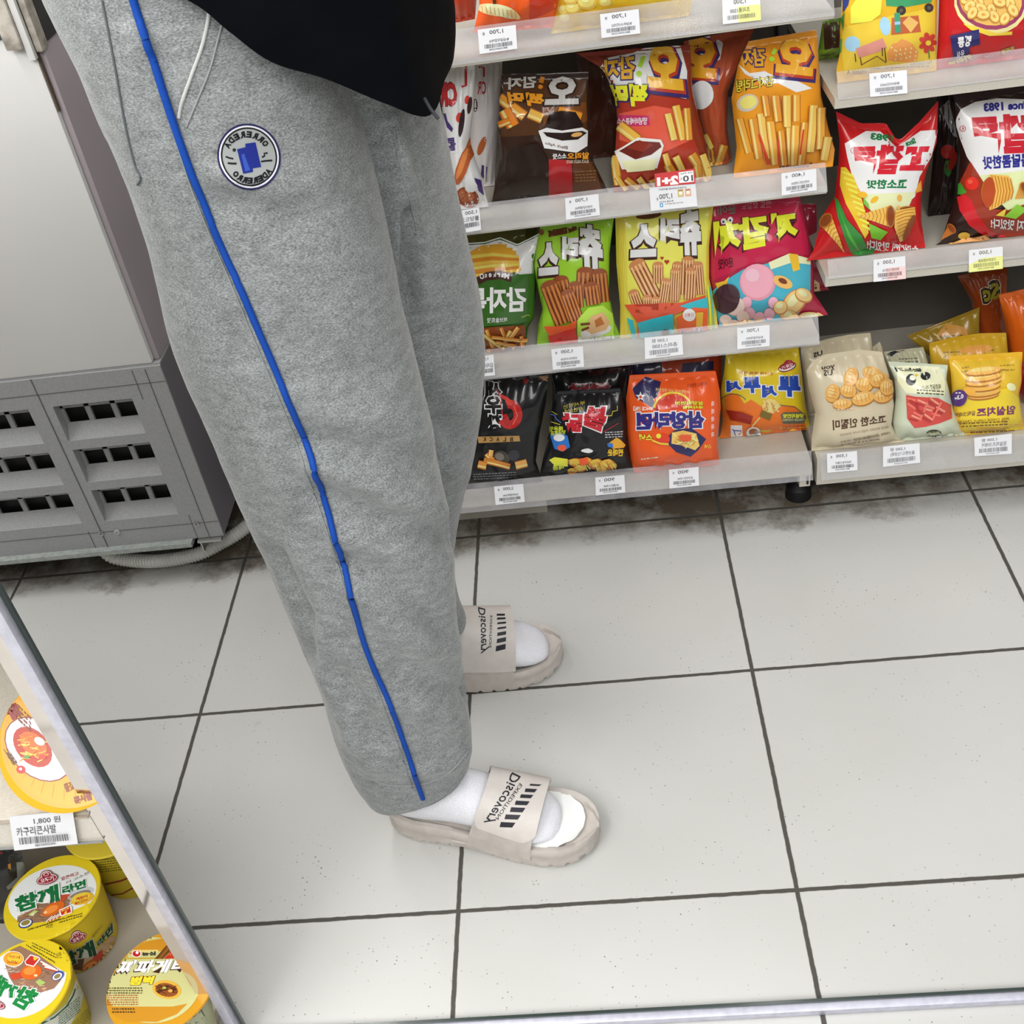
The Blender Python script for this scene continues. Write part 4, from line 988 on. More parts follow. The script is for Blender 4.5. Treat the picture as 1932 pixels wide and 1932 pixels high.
a.P('3f9cb0', (880, 880), (1000, 780), (1160, 680), (1400, 620), (1560, 560), (1740, 620), (1740, 860), (1600, 1150), (960, 1190), (930, 1060)).P('cfd8a8', (1380, 620), (1560, 540), (1740, 590), (1740, 640), (1580, 620), (1400, 680))
a.P('e0a92e', (1550, 540), (1630, 550), (1650, 680), (1590, 700), (1570, 620)).P('e0a92e', (920, 800), (1000, 780), (1040, 740), (980, 930))
a.E('c98494', 1285, 790, 155, 160).E('d894a4', 1280, 780, 140, 148).E('e2a8b6', 1240, 730, 60, 56)
for x, y, r in ((1215, 1060, 52), (1300, 1095, 50), (1385, 1060, 50), (1420, 960, 44), (1190, 960, 46)): a.E('c98494', x, y + 5, r, r * 1.1).E('dc9cac', x, y, r * .92, r)
for x, y, r in ((1090, 990, 90), (1160, 1080, 60), (1010, 1110, 54), (1080, 1150, 54)): a.E('d8a49c', x, y + 5, r, r * .9).E('e6bcb2', x, y, r * .92, r * .82)
a.E('3a2028', 1020, 930, 110, 130, 20).E('d9a55a', 1500, 790, 90, 50, 25).E('6a3018', 1500, 780, 40, 22, 25)
for x, y, rx, ry, r in ((1600, 960, 130, 90, -50), (1680, 900, 80, 60, 30), (1560, 1080, 90, 60, 20), (1760, 1090, 120, 50, 8), (1480, 1000, 60, 60, 0)): a.E('b0743c', x, y + 6, rx, ry, r).E('e2b478', x, y, rx * .9, ry * .86, r).E('efcf9c', x - 10, y - 14, rx * .5, ry * .4, r)
for s_ in range(5): a.E('e3b37e', 1020 + 70 * s_, 1160 - 6 * s_, 40, 30, 20 * s_)
bag('crimson bag with yellow lettering and pink shapes, under the orange gratin bag', 'L2', [(1342, 378), (1340, 440), (1338, 525), (1352, 590), (1357, 624)], [(1508, 368), (1528, 453), (1536, 512), (1536, 553), (1560, 590), (1562, 614)], '9c1c3a', a, yb=1.66, T=.034)
a = Art(*cF); a.P('d8b48c', (1760, 760), (1820, 800), (1830, 900), (1780, 920)).P('b02434', (1760, 950), (1910, 920), (1910, 1000), (1760, 1020))
bag('crimson bag standing second, just showing behind the front crimson bag', 'L2', [(1440, 385), (1440, 500), (1440, 612)], [(1540, 385), (1544, 500), (1564, 555), (1566, 586)], '8f1a30', a, yb=1.74, T=.02)

# --- lowest left shelf
a = Art(*cG)
for ch, q in (('새', [(318, 335), (490, 345), (490, 500), (318, 500)]), ('우', [(310, 500), (490, 490), (490, 690), (320, 690)]), ('깡', [(330, 690), (500, 690), (490, 870), (340, 880)])): a.T(ch, '0c0c0e', q, bold=.05, ol='ececee', ow=.06)
a.C('a81c1c', 95, 575, 690, 90, 110, 0, -110, 150).L('c43028', 40, (470, 490), (540, 520), (600, 580)).L('a01818', 50, (520, 690), (550, 760), (560, 800)).E('c83a2c', 570, 560, 45, 30, 40).L('d8503c', 14, (620, 600), (660, 700), (610, 800)).L('c43028', 8, (470, 490), (500, 700)).L('c43028', 8, (480, 500), (430, 430))
a.P('a8824a', (235, 930), (680, 920), (690, 980), (245, 1000))
for i, ch in enumerate('BLACK'): a.t(ch, '2a2016', 595 - i * 72, 958, 34, 46, bold=.03)
a.E('3f3a34', 490, 1160, 90, 75, 30).E('6a6258', 470, 1145, 50, 40, 20).E('2a2a30', 620, 1130, 60, 60)
fries(a, [(330, 1110, 400, 1200, 60), (380, 1070, 370, 1140, 50), (300, 1180, 580, 1250, 60), (240, 1220, 330, 1240, 80), (640, 1240, 760, 1210, 80)], ('c8863c', 'd89a50', 'b87430'))
fine(a, '77777c', 190, 1330, 460, 3, 26, 10)
a.P('a47a4a', (880, 280), (990, 270), (980, 335), (930, 320))
for k in range(4): a.L('5a3a1c', 5, (885, 286 + k * 12), (985, 278 + k * 14))
a.E('7a1c1c', 750, 330, 28, 34).T('농심', '8c8c90', [(612, 275), (700, 270), (700, 315), (612, 320)], bold=.02)
bag('black shrimp snack bag with a red prawn on the lowest shelf', 'L1', [(868, 702), (862, 780), (850, 850), (868, 930)], [(1036, 706), (1030, 760), (1018, 818), (1011, 870), (1024, 908)], '0d0d10', a, yb=1.622, T=.028, wr=.0032)
a = Art(*cG)
a.T('불', 'b0202c', [(1400, 610), (1640, 610), (1580, 890), (1350, 800)], bold=.06, ol='e8e6e8', ow=.05).T('닭', 'b0202c', [(1130, 680), (1360, 680), (1350, 880), (1180, 880)], bold=.06, ol='e8e6e8', ow=.05)
a.T('부셔먹는', 'c4b43a', [(1150, 590), (1385, 545), (1385, 590), (1150, 635)], bold=.0).T('라면스낵', 'c4b43a', [(1170, 640), (1360, 610), (1360, 655), (1170, 680)], bold=.0)
a.L('b8a83a', 9, (1610, 710), (1670, 705), (1680, 660), (1730, 650), (1730, 600)).L('4a6ab0', 10, (1020, 690), (1060, 700), (1080, 740), (1130, 780)).L('c8b83a', 8, (1025, 770), (1120, 800)).L('a82c2c', 8, (1570, 885), (1740, 785)).L('b8a83a', 7, (1030, 660), (1090, 695))
a.P('2c6ab4', (1015, 920), (1110, 880), (1200, 920), (1225, 1040), (1150, 1090), (1060, 1060)).E('d8553a', 1140, 1050, 48, 34).E('e2e4e8', 1110, 940, 60, 40).T('매운맛', 'c8d03a', [(1000, 820), (1150, 815), (1150, 870), (1005, 880)], bold=.03).T('양념볶음', 'c8d03a', [(1020, 870), (1180, 855), (1180, 900), (1025, 920)], bold=.02)
for x, y, r in ((1280, 1200, 80), (1400, 1180, 60), (1500, 1210, 90), (1620, 1210, 90), (1340, 1260, 70), (1560, 1270, 60), (1250, 1290, 60), (1680, 1230, 50)): blob(a, 'b06a20', x, y + 8, r, 10, int(x), .6).it; blob(a, 'e0b040', x, y, r * .85, 10, int(y), .55)
for k in range(16): a.L(('f2d878', 'c8641c', 'e8c050')[k % 3], 9, (1220 + k * 30, 1180 + (k * 37) % 60), (1260 + k * 30, 1230 + (k * 53) % 70))
a.P('e0522a', (1320, 1160), (1420, 1150), (1420, 1210), (1340, 1230)).P('d8d23c', (1000, 1180), (1060, 1150), (1200, 1170), (1200, 1250), (1060, 1240)).T('매콤', 'c8d03a', [(1040, 1235), (1160, 1225), (1160, 1280), (1040, 1290)], bold=.03)
a.P('e89a2a', (1640, 1000), (1720, 940), (1760, 960), (1820, 1020), (1800, 1050), (1680, 1060)).P('2c6ab4', (1620, 1000), (1680, 1000), (1690, 1050), (1630, 1040)).T('찐매운', 'e0b82a', [(1625, 1065), (1795, 1060), (1795, 1140), (1625, 1135)], bold=.03, ol='8a2a10', ow=.03)
fine(a, 'b0b0b4', 1600, 880, 190, 3, 26, 11)
blob(a, 'e8e8ec', 1410, 1080, 60, 9, 5, .4)
bag('black bag with red and white lettering, between the prawn bag and the orange bag', 'L1', [(1052, 738), (1038, 780), (1037, 820), (1025, 862), (1018, 898)], [(1170, 732), (1182, 780), (1184, 836), (1196, 890)], '111114', a, yb=1.622, T=.03, wr=.0022)
a = Art(*cG); a.T('불닭', '7a1a22', [(1220, 360), (1660, 350), (1650, 430), (1200, 490)], bold=.05, ol='9c9496', ow=.03).T('불닭', '3f1216', [(1380, 190), (1880, 170), (1800, 230), (1400, 290)], bold=.04)  # lettering dimmed from the front bag's red and white to imitate shade
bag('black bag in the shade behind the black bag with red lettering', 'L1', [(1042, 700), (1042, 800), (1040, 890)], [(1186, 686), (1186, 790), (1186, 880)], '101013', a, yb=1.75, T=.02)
a = Art(*cH)
a.P('23214e', (160, 400), (280, 290), (390, 330), (420, 340), (350, 380), (390, 470), (350, 500), (400, 610), (280, 540), (190, 480)).E('b8321e', 530, 590, 170, 130, 0, 24, 180, 360).C('e8b83a', 18, 530, 590, 170, 150, 0, 185, 340)
q = [(235 + 48 * (1 if i % 2 == 0 else .42) * math.cos(math.radians(-90 + 36 * i)), 475 + 48 * (1 if i % 2 == 0 else .42) * math.sin(math.radians(-90 + 36 * i))) for i in range(10)]; a.P('ececf0', q).E('c8321e', 235, 478, 12)
a.T('SINCE 1963', 'ecdcc8', [(168, 560), (345, 572), (345, 596), (170, 608)], bold=.03).T('바삭함까지 살린 라면스낵', 'e8c07a', [(375, 395), (680, 420), (680, 450), (375, 425)], bold=.01).T('매콤하고 짭짤한맛', '8a1c10', [(660, 360), (835, 340), (835, 375), (660, 395)], bold=.01)
a.T('삼양라면', '2a2470', [(195, 620), (815, 600), (820, 760), (200, 780)], bold=.06, ol='f0eef2', ow=.06).T('삼양라면맛', 'e8d23a', [(545, 520), (805, 515), (805, 550), (545, 550)], bold=.03, ol='5a3a10', ow=.04).T('과자처럼', 'e8d23a', [(620, 560), (805, 555), (805, 585), (620, 588)], bold=.03, ol='5a3a10', ow=.04)
a.P('23214e', (520, 800), (560, 770), (700, 760), (830, 860), (760, 960), (690, 1020), (560, 980), (450, 870)).P('d8b060', (520, 800), (620, 780), (740, 810), (770, 920), (730, 960), (620, 920), (515, 900))
for k in range(26): a.L(('f0d890', 'c08a3a', 'e6c470')[k % 3], 9, (525 + (k * 47) % 220, 800 + (k * 29) % 120), (555 + (k * 47) % 200, 822 + (k * 31) % 120))
blob(a, 'c8502c', 640, 840, 60, 9, 3, .6); a.T('스낵', 'e8c83a', [(220, 815), (345, 815), (340, 875), (230, 880)], bold=.05, ol='8a1c10', ow=.05)
a.E('c8341e', 440, 860, 60, 50).L('e8b83a', 16, (340, 870), (420, 900), (490, 905)).E('e8c83a', 400, 830, 22)
fine(a, 'f0c8a8', 240, 1040, 160, 1, 20, 10, slope=-.12).T('스낵', 'e8b83a', [(815, 910), (875, 905), (875, 945), (815, 945)], bold=.03)
for k in range(5): a.t('라', 'f0e6e0', 890, 540 + k * 70, 26, 50, 0, bold=.02)
bag('bright orange noodle snack bag with purple lettering on the lowest left shelf', 'L1', [(1188, 708), (1181, 753), (1184, 816), (1190, 867), (1197, 896)], [(1350, 700), (1358, 737), (1360, 770), (1354, 826), (1357, 880)], 'd4501a', a, yb=1.622, T=.034, wr=.003)
a = Art(*cH); a.P('1d1b3c', (130, 180), (420, 160), (440, 260), (120, 300)).P('1d1b3c', (620, 170), (900, 150), (900, 230), (600, 260))
bag('shade-darkened orange noodle snack bag with navy patches, in shade behind the bright orange one', 'L1', [(1190, 672), (1186, 760), (1186, 880)], [(1362, 655), (1360, 760), (1358, 870)], '9c3412', a, yb=1.75, T=.02)  # film darker than the front orange bag's, shade put into the colour
a = Art(*cH)
a.P('dd6a22', (965, 560), (1010, 470), (1060, 440), (1130, 460), (1180, 540), (1240, 500), (1330, 560), (1460, 560), (1520, 550), (1640, 560), (1700, 610), (1740, 740), (1770, 880), (950, 880), (970, 700)).C('5a5a4a', 8, 1080, 560, 130, 110, 0, 200, 330).L('5a5a4a', 8, (1500, 550), (1640, 570), (1730, 640))
for t_, q in (('뿌', [(1490, 290), (1680, 285), (1695, 480), (1490, 470)]), ('셔', [(1340, 370), (1480, 365), (1480, 490), (1340, 480)]), ('뿌', [(1170, 300), (1320, 290), (1330, 440), (1180, 440)]), ('셔', [(1020, 330), (1160, 325), (1160, 430), (1020, 430)])): a.T(t_, '23449c', q, bold=.06, ol='e8ecf4', ow=.06)
a.E('d8dce8', 1570, 205, 82, 38, -18).C('7a1c2c', 9, 1570, 205, 80, 36, -18).E('9c2434', 1570, 195, 70, 26, -18).E('9c2434', 1580, 165, 38, 24, -10).T('오뚜기', 'f0e8e8', [(1520, 200), (1618, 165), (1625, 200), (1525, 232)], bold=.02)
a.T('신나게 부숴 먹자', '9c3a1c', [(1130, 240), (1445, 255), (1445, 280), (1130, 270)], bold=.02)
blob(a, 'e0b870', 1420, 560, 80, 10, 2, .8)
for k in range(18): a.L(('f0d898', 'b88a40')[k % 2], 8, (1350 + (k * 31) % 130, 510 + (k * 23) % 110), (1375 + (k * 31) % 130, 528 + (k * 19) % 110))
a.L('6a5a20', 60, (1330, 620), (1420, 660)).L('c8a870', 14, (1320, 660), (1250, 740)).P('8a2418', (1020, 590), (1160, 610), (1260, 650), (1240, 720), (1060, 680))
a.P('5a5848', (1510, 640), (1540, 615), (1700, 612), (1740, 660), (1720, 715), (1530, 720)).T('양념치킨맛', 'e0d83a', [(1530, 632), (1718, 628), (1718, 665), (1530, 668)], bold=.04).T('GRILLED CHICKEN', 'e8d8a0', [(1530, 675), (1720, 672), (1720, 690), (1530, 692)], bold=.01)
a.P('dfe2e8', (1055, 735), (1160, 735), (1165, 865), (1060, 870)).L('2c3c8c', 9, (1070, 770), (1085, 780), (1100, 830), (1140, 825), (1150, 785), (1085, 782)).E('2c3c8c', 1100, 845, 8).E('2c3c8c', 1135, 845, 8)
a.E('e8eae0', 1265, 800, 66, 58).E('8c4a1c', 1262, 785, 38, 30).T('국물', '3c4a1c', [(1200, 820), (1325, 815), (1325, 855), (1200, 858)], bold=.03)
fine(a, 'b83a14', 1530, 745, 200, 5, 24, 12).P('e8b020', (945, 885), (1780, 880), (1785, 930), (945, 945))
bag('yellow and orange noodle snack bag with blue lettering on the lowest left shelf', 'L1', [(1370, 662), (1366, 702), (1360, 737), (1364, 795), (1359, 822), (1355, 849)], [(1506, 655), (1511, 690), (1520, 766), (1530, 816), (1532, 848)], 'c9b022', a, yb=1.70, T=.032)

# --- top right shelf
a = Art(*cC)
a.P('d8b43a', (400, 230), (780, 140), (1180, 60), (1180, 560), (420, 620), (390, 440)).P('2c3c7c', (400, -60), (470, -60), (450, 40), (405, 110)).P('3c8c5c', (760, -80), (1180, -80), (1150, 20), (930, 60), (770, 50))
a.E('3a3230', 895, 88, 40).E('5a524e', 895, 88, 16).E('3a3230', 1128, 66, 38).E('5a524e', 1128, 66, 15)
a.P('b05a38', (815, 150), (1040, 130), (1062, 270), (810, 295)).P('3c8c6c', (838, 110), (885, 105), (890, 270), (842, 278)).P('e0a860', (905, 190), (960, 135), (1040, 190), (975, 275)).P('8cb4d8', (840, 185), (885, 180), (887, 205), (842, 210))
a.P('d88c4a', (785, 510), (780, 440), (820, 370), (860, 360), (900, 325), (950, 345), (990, 370), (1040, 440), (1030, 510), (950, 525))
for k in range(18): a.E('ecc890', 815 + (k * 41) % 210, 400 + (k * 29) % 110, 6, 9)
for k in range(7): a.E('b8382c', 1118 + 45 * math.cos(k * .9), 360 + 55 * math.sin(k * .9), 34, 22, k * 51)
a.E('e8b83a', 1118, 360, 22).L('3c7c3c', 9, (1125, 420), (1130, 490)).E('94bcdc', 485, 370, 66).E('94bcdc', 760, 220, 45, 80, -8).P('c88478', (510, 410), (740, 320), (775, 400), (720, 430), (540, 490))
for p in ((505, 450, 512, 520), (550, 480, 562, 550), (735, 400, 738, 470), (755, 400, 770, 520)): a.L('4a3424', 8, p[:2], p[2:])
a.L('4a3424', 6, (560, 545), (690, 470), (770, 525)).P('4c8c4c', (370, 330), (400, 330), (395, 440), (360, 460)).P('3c7c3c', (385, 160), (420, 100), (410, 260))
a.P('dede4a', (470, 60), (560, -60), (740, -60), (720, 120), (640, 180), (470, 200))
a.T('vitamin A', '6a4418', [(435, 590), (605, 580), (605, 620), (435, 630)], bold=.01); fine(a, '7a5a18', 640, 575, 500, 1, 20, 9).T('Pour GOOD Kids', '5a4a20', [(970, 525), (1150, 505), (1150, 535), (970, 550)], bold=.0)
bag('yellow bag with a picnic print of a green car and a flower', 'R3', [(1594, -140), (1588, 0), (1585, 58), (1586, 94), (1578, 132), (1580, 185)], [(1768, -160), (1768, 0), (1767, 60), (1766, 150)], 'd0a426', a, yb=1.655, T=.026)
a = Art(*cC)
a.E('d8c88a', 1650, 20, 310, 270, 10).E('8a3a5a', 1650, 10, 290, 240, 10).E('d8a858', 1650, 0, 265, 215, 10)
for k in range(16): x, y = 1430 + (k * 113) % 430, -60 + (k * 71) % 230; a.E('b87a34', x, y + 5, 60, 44, k * 40).E('e8bc70', x, y, 52, 36, k * 40).E('c88c40', x, y, 18, 10, k * 40)
a.P('d8b83a', (1420, 200), (1540, 230), (1700, 280), (1830, 260), (1830, 290), (1640, 300), (1480, 250)).P('26265c', (1310, 300), (1550, 245), (1560, 370), (1480, 390), (1460, 470), (1340, 510)).T('땅콩', 'e8e8f0', [(1370, 310), (1490, 290), (1480, 385), (1380, 400)], bold=.05).T('유심', 'd8d8e0', [(1370, 430), (1430, 410), (1430, 465), (1370, 480)], bold=.01)
a.T('카라멜', 'e8b02a', [(1290, 520), (1480, 440), (1500, 500), (1300, 550)], bold=.04, ol='26265c', ow=.05).T('카라멜', 'e8b83a', [(1740, 420), (1850, 380), (1850, 430), (1750, 460)], bold=.03, ol='26265c', ow=.05).T('Crown', 'e8c8c0', [(1600, 465), (1670, 450), (1670, 475), (1600, 490)], bold=.0)
bag('red bag with a bowl of cereal and a navy flash printed on it', 'R3', [(1770, -140), (1772, 0), (1770, 60), (1765, 160)], [(1985, -180), (1985, 0), (1980, 140)], 'b01a1e', a, yb=1.66, T=.034)
a = Art(*cC); a.P('7a9c2c', (130, 550), (240, 430), (340, 400), (345, 555)).T('butter', '2c3414', [(215, 450), (330, 440), (330, 465), (215, 475)], bold=.01).P('3a2416', (240, 200), (380, 180), (370, 400), (250, 420))
bag('green bag in the gap beside the left edge of the yellow picnic bag', 'R3', [(1552, 40), (1544, 92), (1528, 127)], [(1602, 30), (1602, 90), (1600, 128)], '6a8c28', a, yb=1.76, T=.02, z=SH['R3']['z'])

# --- middle right shelf: corn cones
def cone(a, pts, mouth, c1='e0a850', c2='a8661c', c3='7a3a18'):
    (x0, y0), (x1, y1), (x2, y2) = pts    # tip, rim a, rim b
    a.P(c1, pts)
    for k in range(1, 9):
        t = k / 9; a.L(c2, 5, (x0 + (x1 - x0) * t, y0 + (y1 - y0) * t), (x0 + ((x1 + x2) / 2 - x0) * (t + .06), y0 + ((y1 + y2) / 2 - y0) * (t + .06)), (x0 + (x2 - x0) * t, y0 + (y2 - y0) * t))
    mx, my = (x1 + x2) / 2, (y1 + y2) / 2; r = math.hypot(x2 - x1, y2 - y1) / 2
    a.E(c2, mx, my, r * 1.03, mouth * 1.1, math.degrees(math.atan2(y2 - y1, x2 - x1))).E(c3, mx, my, r * .9, mouth * .8, math.degrees(math.atan2(y2 - y1, x2 - x1)))
a = Art(*cD)
a.P('dcdadc', (420, 450), (600, 345), (720, 350), (850, 480), (920, 440), (1060, 345), (1205, 335), (1150, 560), (1050, 730), (1010, 900), (830, 1050), (640, 1010), (560, 880), (480, 720), (440, 560)).P('ccd8a4', (560, 880), (1010, 860), (960, 980), (830, 1060), (640, 1020))
a.T('꼬깔콘', 'bc1c2c', [(470, 470), (1160, 450), (1070, 710), (480, 710)], bold=.06).T('고소한맛', '16703c', [(600, 760), (955, 745), (935, 840), (605, 830)], bold=.04)
a.t('1983', '16703c', 730, 400, 190, 60, 6, bold=.05).t('Since', '16703c', 975, 440, 90, 50, -20, bold=.05).C('a83040', 5, 495, 510, 24).t('R', 'a83040', 495, 510, 18, 26)
a.P('e0b02c', (390, 650), (430, 650), (500, 740), (560, 900), (600, 1060), (620, 1200), (590, 1250), (520, 1120), (430, 960), (380, 800))
for k in range(60): q, r = k % 6, k // 6; a.E('f0cc4c', 402 + r * 19 + q * 17 - (r * q) * .6, 690 + r * 50 + q * 6, 9, 11)
a.P('2c7c30', (340, 900), (370, 930), (440, 1090), (560, 1220), (620, 1350), (580, 1415), (480, 1380), (420, 1240), (360, 1060)).P('4c9c3c', (350, 930), (420, 1120), (520, 1300), (560, 1390), (450, 1230)).P('6aac2c', (620, 1120), (780, 1190), (720, 1260), (640, 1240)).P('2c6c2c', (560, 1380), (640, 1310), (690, 1330), (620, 1420)).P('6aa83a', (575, 900), (620, 960), (630, 1010), (580, 960))
cone(a, [(420, 1365), (235, 1150), (310, 1050)], 40); cone(a, [(520, 1060), (800, 970), (800, 1150)], 34); cone(a, [(850, 1220), (860, 1020), (1000, 1000)], 30)
a.P('e0a850', (840, 1010), (1000, 985), (1005, 1050), (930, 1250), (880, 1270), (830, 1150))
for k in range(8): a.L('a8661c', 6, (838 + k * 4, 1040 + k * 26), (920, 1010 + k * 26), (1000 - k * 8, 1000 + k * 28))
a.E('7a3a18', 950, 1150, 24, 110, 22).E('e0a42c', 670, 925, 40, 22, -40).E('e0a42c', 570, 880, 40, 26, 10).E('d8a24c', 880, 910, 22, 30).E('d8a24c', 865, 985, 14, 18).P('d8983c', (1060, 760), (1068, 850), (1005, 870), (1040, 790))
a.T('소리까지 맛있다!', 'f0ece8', [(600, 1245), (1040, 1290), (1035, 1385), (600, 1320)], bold=.03)
bag('red corn cone snack bag with its top folded in a notch', 'R2', [(1577, 210), (1584, 264), (1582, 310), (1575, 371), (1552, 407), (1535, 472), (1522, 526)], [(1770, 190), (1768, 264), (1748, 322), (1738, 371), (1738, 416), (1745, 484)], 'b3161a', a, yb=1.655, T=.036, top=[(1577, 210), (1625, 233), (1672, 233), (1690, 262), (1700, 263), (1735, 230), (1770, 190)], wr=.0026)
a = Art(*cD)
a.P('d4d4d8', (1350, 260), (1400, 160), (1520, 100), (1700, 70), (1960, 80), (2100, 120), (2100, 900), (1800, 1000), (1590, 780), (1450, 560), (1390, 400)).P('c8d49c', (1560, 720), (2100, 660), (2100, 920), (1800, 1020), (1620, 840))
a.T('꼬깔콘', 'b41a2a', [(1460, 220), (2250, 180), (2250, 520), (1490, 545)], bold=.06).T('매콤달콤한맛', '26267c', [(1580, 560), (2060, 520), (2060, 640), (1590, 670)], bold=.04).t('Since 1983', '26267c', 1790, 135, 400, 75, -4, bold=.05).C('a83040', 5, 1417, 325, 24).t('R', 'a83040', 1417, 325, 18, 26)
a.P('8c2c18', (1480, 600), (1600, 790), (1640, 1000), (1800, 1010), (2100, 900), (2100, 1300), (1700, 1280), (1440, 1060), (1380, 800)).P('b81c24', (1370, 900), (1440, 880), (1490, 930), (1540, 1050), (1640, 1180), (1790, 1240), (1600, 1230), (1470, 1140), (1390, 1010)).P('3c8c2c', (1375, 880), (1380, 790), (1400, 780), (1400, 850), (1450, 860), (1410, 880)).E('c8281c', 1495, 785, 56).E('d8503c', 1480, 770, 20)
cone(a, [(1830, 900), (1640, 990), (1640, 740)], 62); a.P('e0a44c', (1640, 710), (1800, 720), (1840, 820), (1830, 900), (1700, 990), (1640, 1010))
for k in range(7): a.L('a8661c', 7, (1660 + k * 26, 715 + k * 4), (1690 + k * 24, 850), (1660 + k * 26, 1000 - k * 14))
a.E('a0401c', 1635, 860, 52, 130, 4); cone(a, [(1850, 920), (1900, 780), (2020, 900)], 40)
a.P('7cb42c', (1760, 1060), (1870, 960), (1960, 1000), (1860, 1080)).P('d8b83a', (1690, 1050), (1780, 990), (1760, 1060))
a.T('소리까지 맛있다!', 'f0ece8', [(1650, 1075), (2120, 1100), (2100, 1200), (1650, 1155)], bold=.03)
cone(a, [(1225, 1270), (1300, 1130), (1350, 1200)], 26, c1='c8783c'); a.E('d8a83a', 1425, 1225, 50, 30, -5); cone(a, [(1290, 1290), (1620, 1210), (1560, 1300)], 30); a.P('d8985a', (1290, 1290), (1500, 1270), (1600, 1210), (1650, 1250), (1560, 1320), (1340, 1340))
bag('dark corn cone snack bag with a white panel and a red chilli', 'R2', [(1800, 180), (1805, 245), (1811, 300), (1806, 360), (1776, 455), (1764, 486)], [(2000, 150), (2005, 300), (2000, 450)], '26130f', a, yb=1.66, T=.036)
a = Art(*cD); a.P('8c8c90', (1215, 160), (1300, 80), (1370, 400), (1340, 390)).E('8c2018', 1290, 520, 60).E('2c5c24', 1290, 660, 30, 70).E('7a1c14', 1330, 600, 30, 80, 20)
bag('dark snack bag in the shade between the two corn cone bags', 'R2', [(1768, 180), (1760, 300), (1750, 400), (1748, 476)], [(1826, 170), (1816, 260), (1810, 380), (1800, 470)], '1c100e', a, yb=1.76, T=.02)

# --- lowest right shelf
def nugget(a, x, y, rx, ry, r):
    a.E('9c6424', x + 4, y + 8, rx, ry, r).E('c99a52', x, y, rx * .95, ry * .95, r).E('d9b274', x - rx * .15, y - ry * .25, rx * .6, ry * .4, r)
    q = math.radians(r)
    for k in (-.5, -.15, .2, .5): cx, cy = x + rx * k * math.cos(q), y + rx * k * math.sin(q); a.L('b8823a', 5, (cx - ry * .6 * math.sin(q), cy + ry * .6 * math.cos(q)), (cx + ry * .5 * math.sin(q), cy - ry * .5 * math.cos(q)))
a = Art(*cI)
a.T('you', '3a2c20', [(220, 845), (330, 825), (330, 870), (222, 875)], bold=.03).T('US', '3a2c20', [(235, 870), (310, 862), (310, 915), (240, 920)], bold=.03)
for n_ in ((460, 930, 90, 60, -70), (640, 900, 90, 60, 20), (570, 990, 75, 60, 10), (690, 950, 80, 60, -20), (310, 1060, 80, 62, -75), (440, 1040, 70, 55, 10), (560, 1100, 100, 58, -15), (720, 1080, 80, 58, -10), (390, 1145, 80, 44, -5), (750, 1010, 60, 70, 0)): nugget(a, *n_)
fine(a, 'c8b494', 330, 1190, 300, 2, 18, 8)
a.T('고소한 인절미', '4a3020', [(310, 1285), (755, 1240), (755, 1310), (315, 1370)], bold=.035).T('RICE BASED INJEOLMI SNACK', '8a7660', [(370, 1400), (770, 1330), (775, 1355), (375, 1425)], bold=.0).T('100% 국산쌀로 만든', '6a5644', [(480, 1440), (780, 1375), (785, 1400), (485, 1465)], bold=.01); fine(a, '8a7a64', 380, 1460, 320, 2, 26, 11, slope=-.16)
bag('cream bag with brown rice nuggets on its front', 'R1', [(1534, 680), (1521, 700), (1526, 730), (1538, 778), (1531, 830), (1531, 866)], [(1664, 664), (1677, 705), (1687, 762), (1682, 800), (1692, 825), (1708, 842)], 'b9ae94', a, yb=1.625, T=.036, top=[(1534, 680), (1560, 668), (1620, 660), (1664, 664)])
a = Art(*cI); a.T('US', '2c2420', [(148, 730), (225, 705), (230, 745), (155, 770)], bold=.04)
bag('cream bag standing second, its top showing above the front cream bag', 'R1', [(1511, 655), (1514, 700), (1522, 780), (1526, 850)], [(1642, 628), (1652, 690), (1672, 760), (1680, 830)], 'b8ae94', a, yb=1.73, T=.03, top=[(1511, 655), (1560, 640), (1600, 632), (1642, 628)])
bag('cream bag at the very back, showing only one folded corner', 'R1', [(1600, 690), (1600, 760), (1600, 820)], [(1660, 645), (1674, 682), (1684, 780)], 'c4ba9e', None, yb=1.79, T=.02)
a = Art(*cI)
a.P('d8d6b0', (840, 830), (1200, 840), (1240, 960), (1240, 1080), (920, 1060), (850, 960)).T('쫀드기', '2a2c24', [(820, 850), (1040, 850), (1050, 885), (840, 885)], bold=.05)
a.E('24282c', 960, 950, 42, 48).E('e0dcc0', 975, 935, 26, 22).E('24282c', 1080, 920, 40, 34).E('d8b83a', 1005, 915, 16, 10)
a.T('매콤달콤 어니언', '4a4a34', [(1040, 1000), (1205, 985), (1210, 1030), (1045, 1035)], bold=.01); fine(a, '4a4a3c', 1010, 1030, 220, 2, 24, 10, slope=.06)
a.P('b8443c', (920, 1075), (1000, 1090), (1180, 1100), (1290, 1160), (1300, 1270), (1200, 1310), (1080, 1340), (990, 1350), (930, 1270))
for k in range(20): a.L(('d86a5c', '9c2c2c', 'e08874')[k % 3], 16, (930 + (k * 67) % 250, 1100 + (k * 43) % 200), (1000 + (k * 67) % 250, 1120 + (k * 43) % 190))
a.E('26301c', 1150, 1395, 62, 32).T('쫀드기', 'c8c49c', [(1105, 1380), (1195, 1375), (1195, 1410), (1105, 1412)], bold=.01).T('화인스낵', '5a5c50', [(1215, 1410), (1325, 1395), (1325, 1420), (1215, 1435)], bold=.0)
bag('pale green bag of red chewy strips in front on the lowest right shelf', 'R1', [(1675, 682), (1688, 716), (1690, 750), (1684, 796), (1690, 835)], [(1788, 689), (1786, 716), (1799, 773), (1822, 828)], 'b6bda8', a, yb=1.628, T=.032)
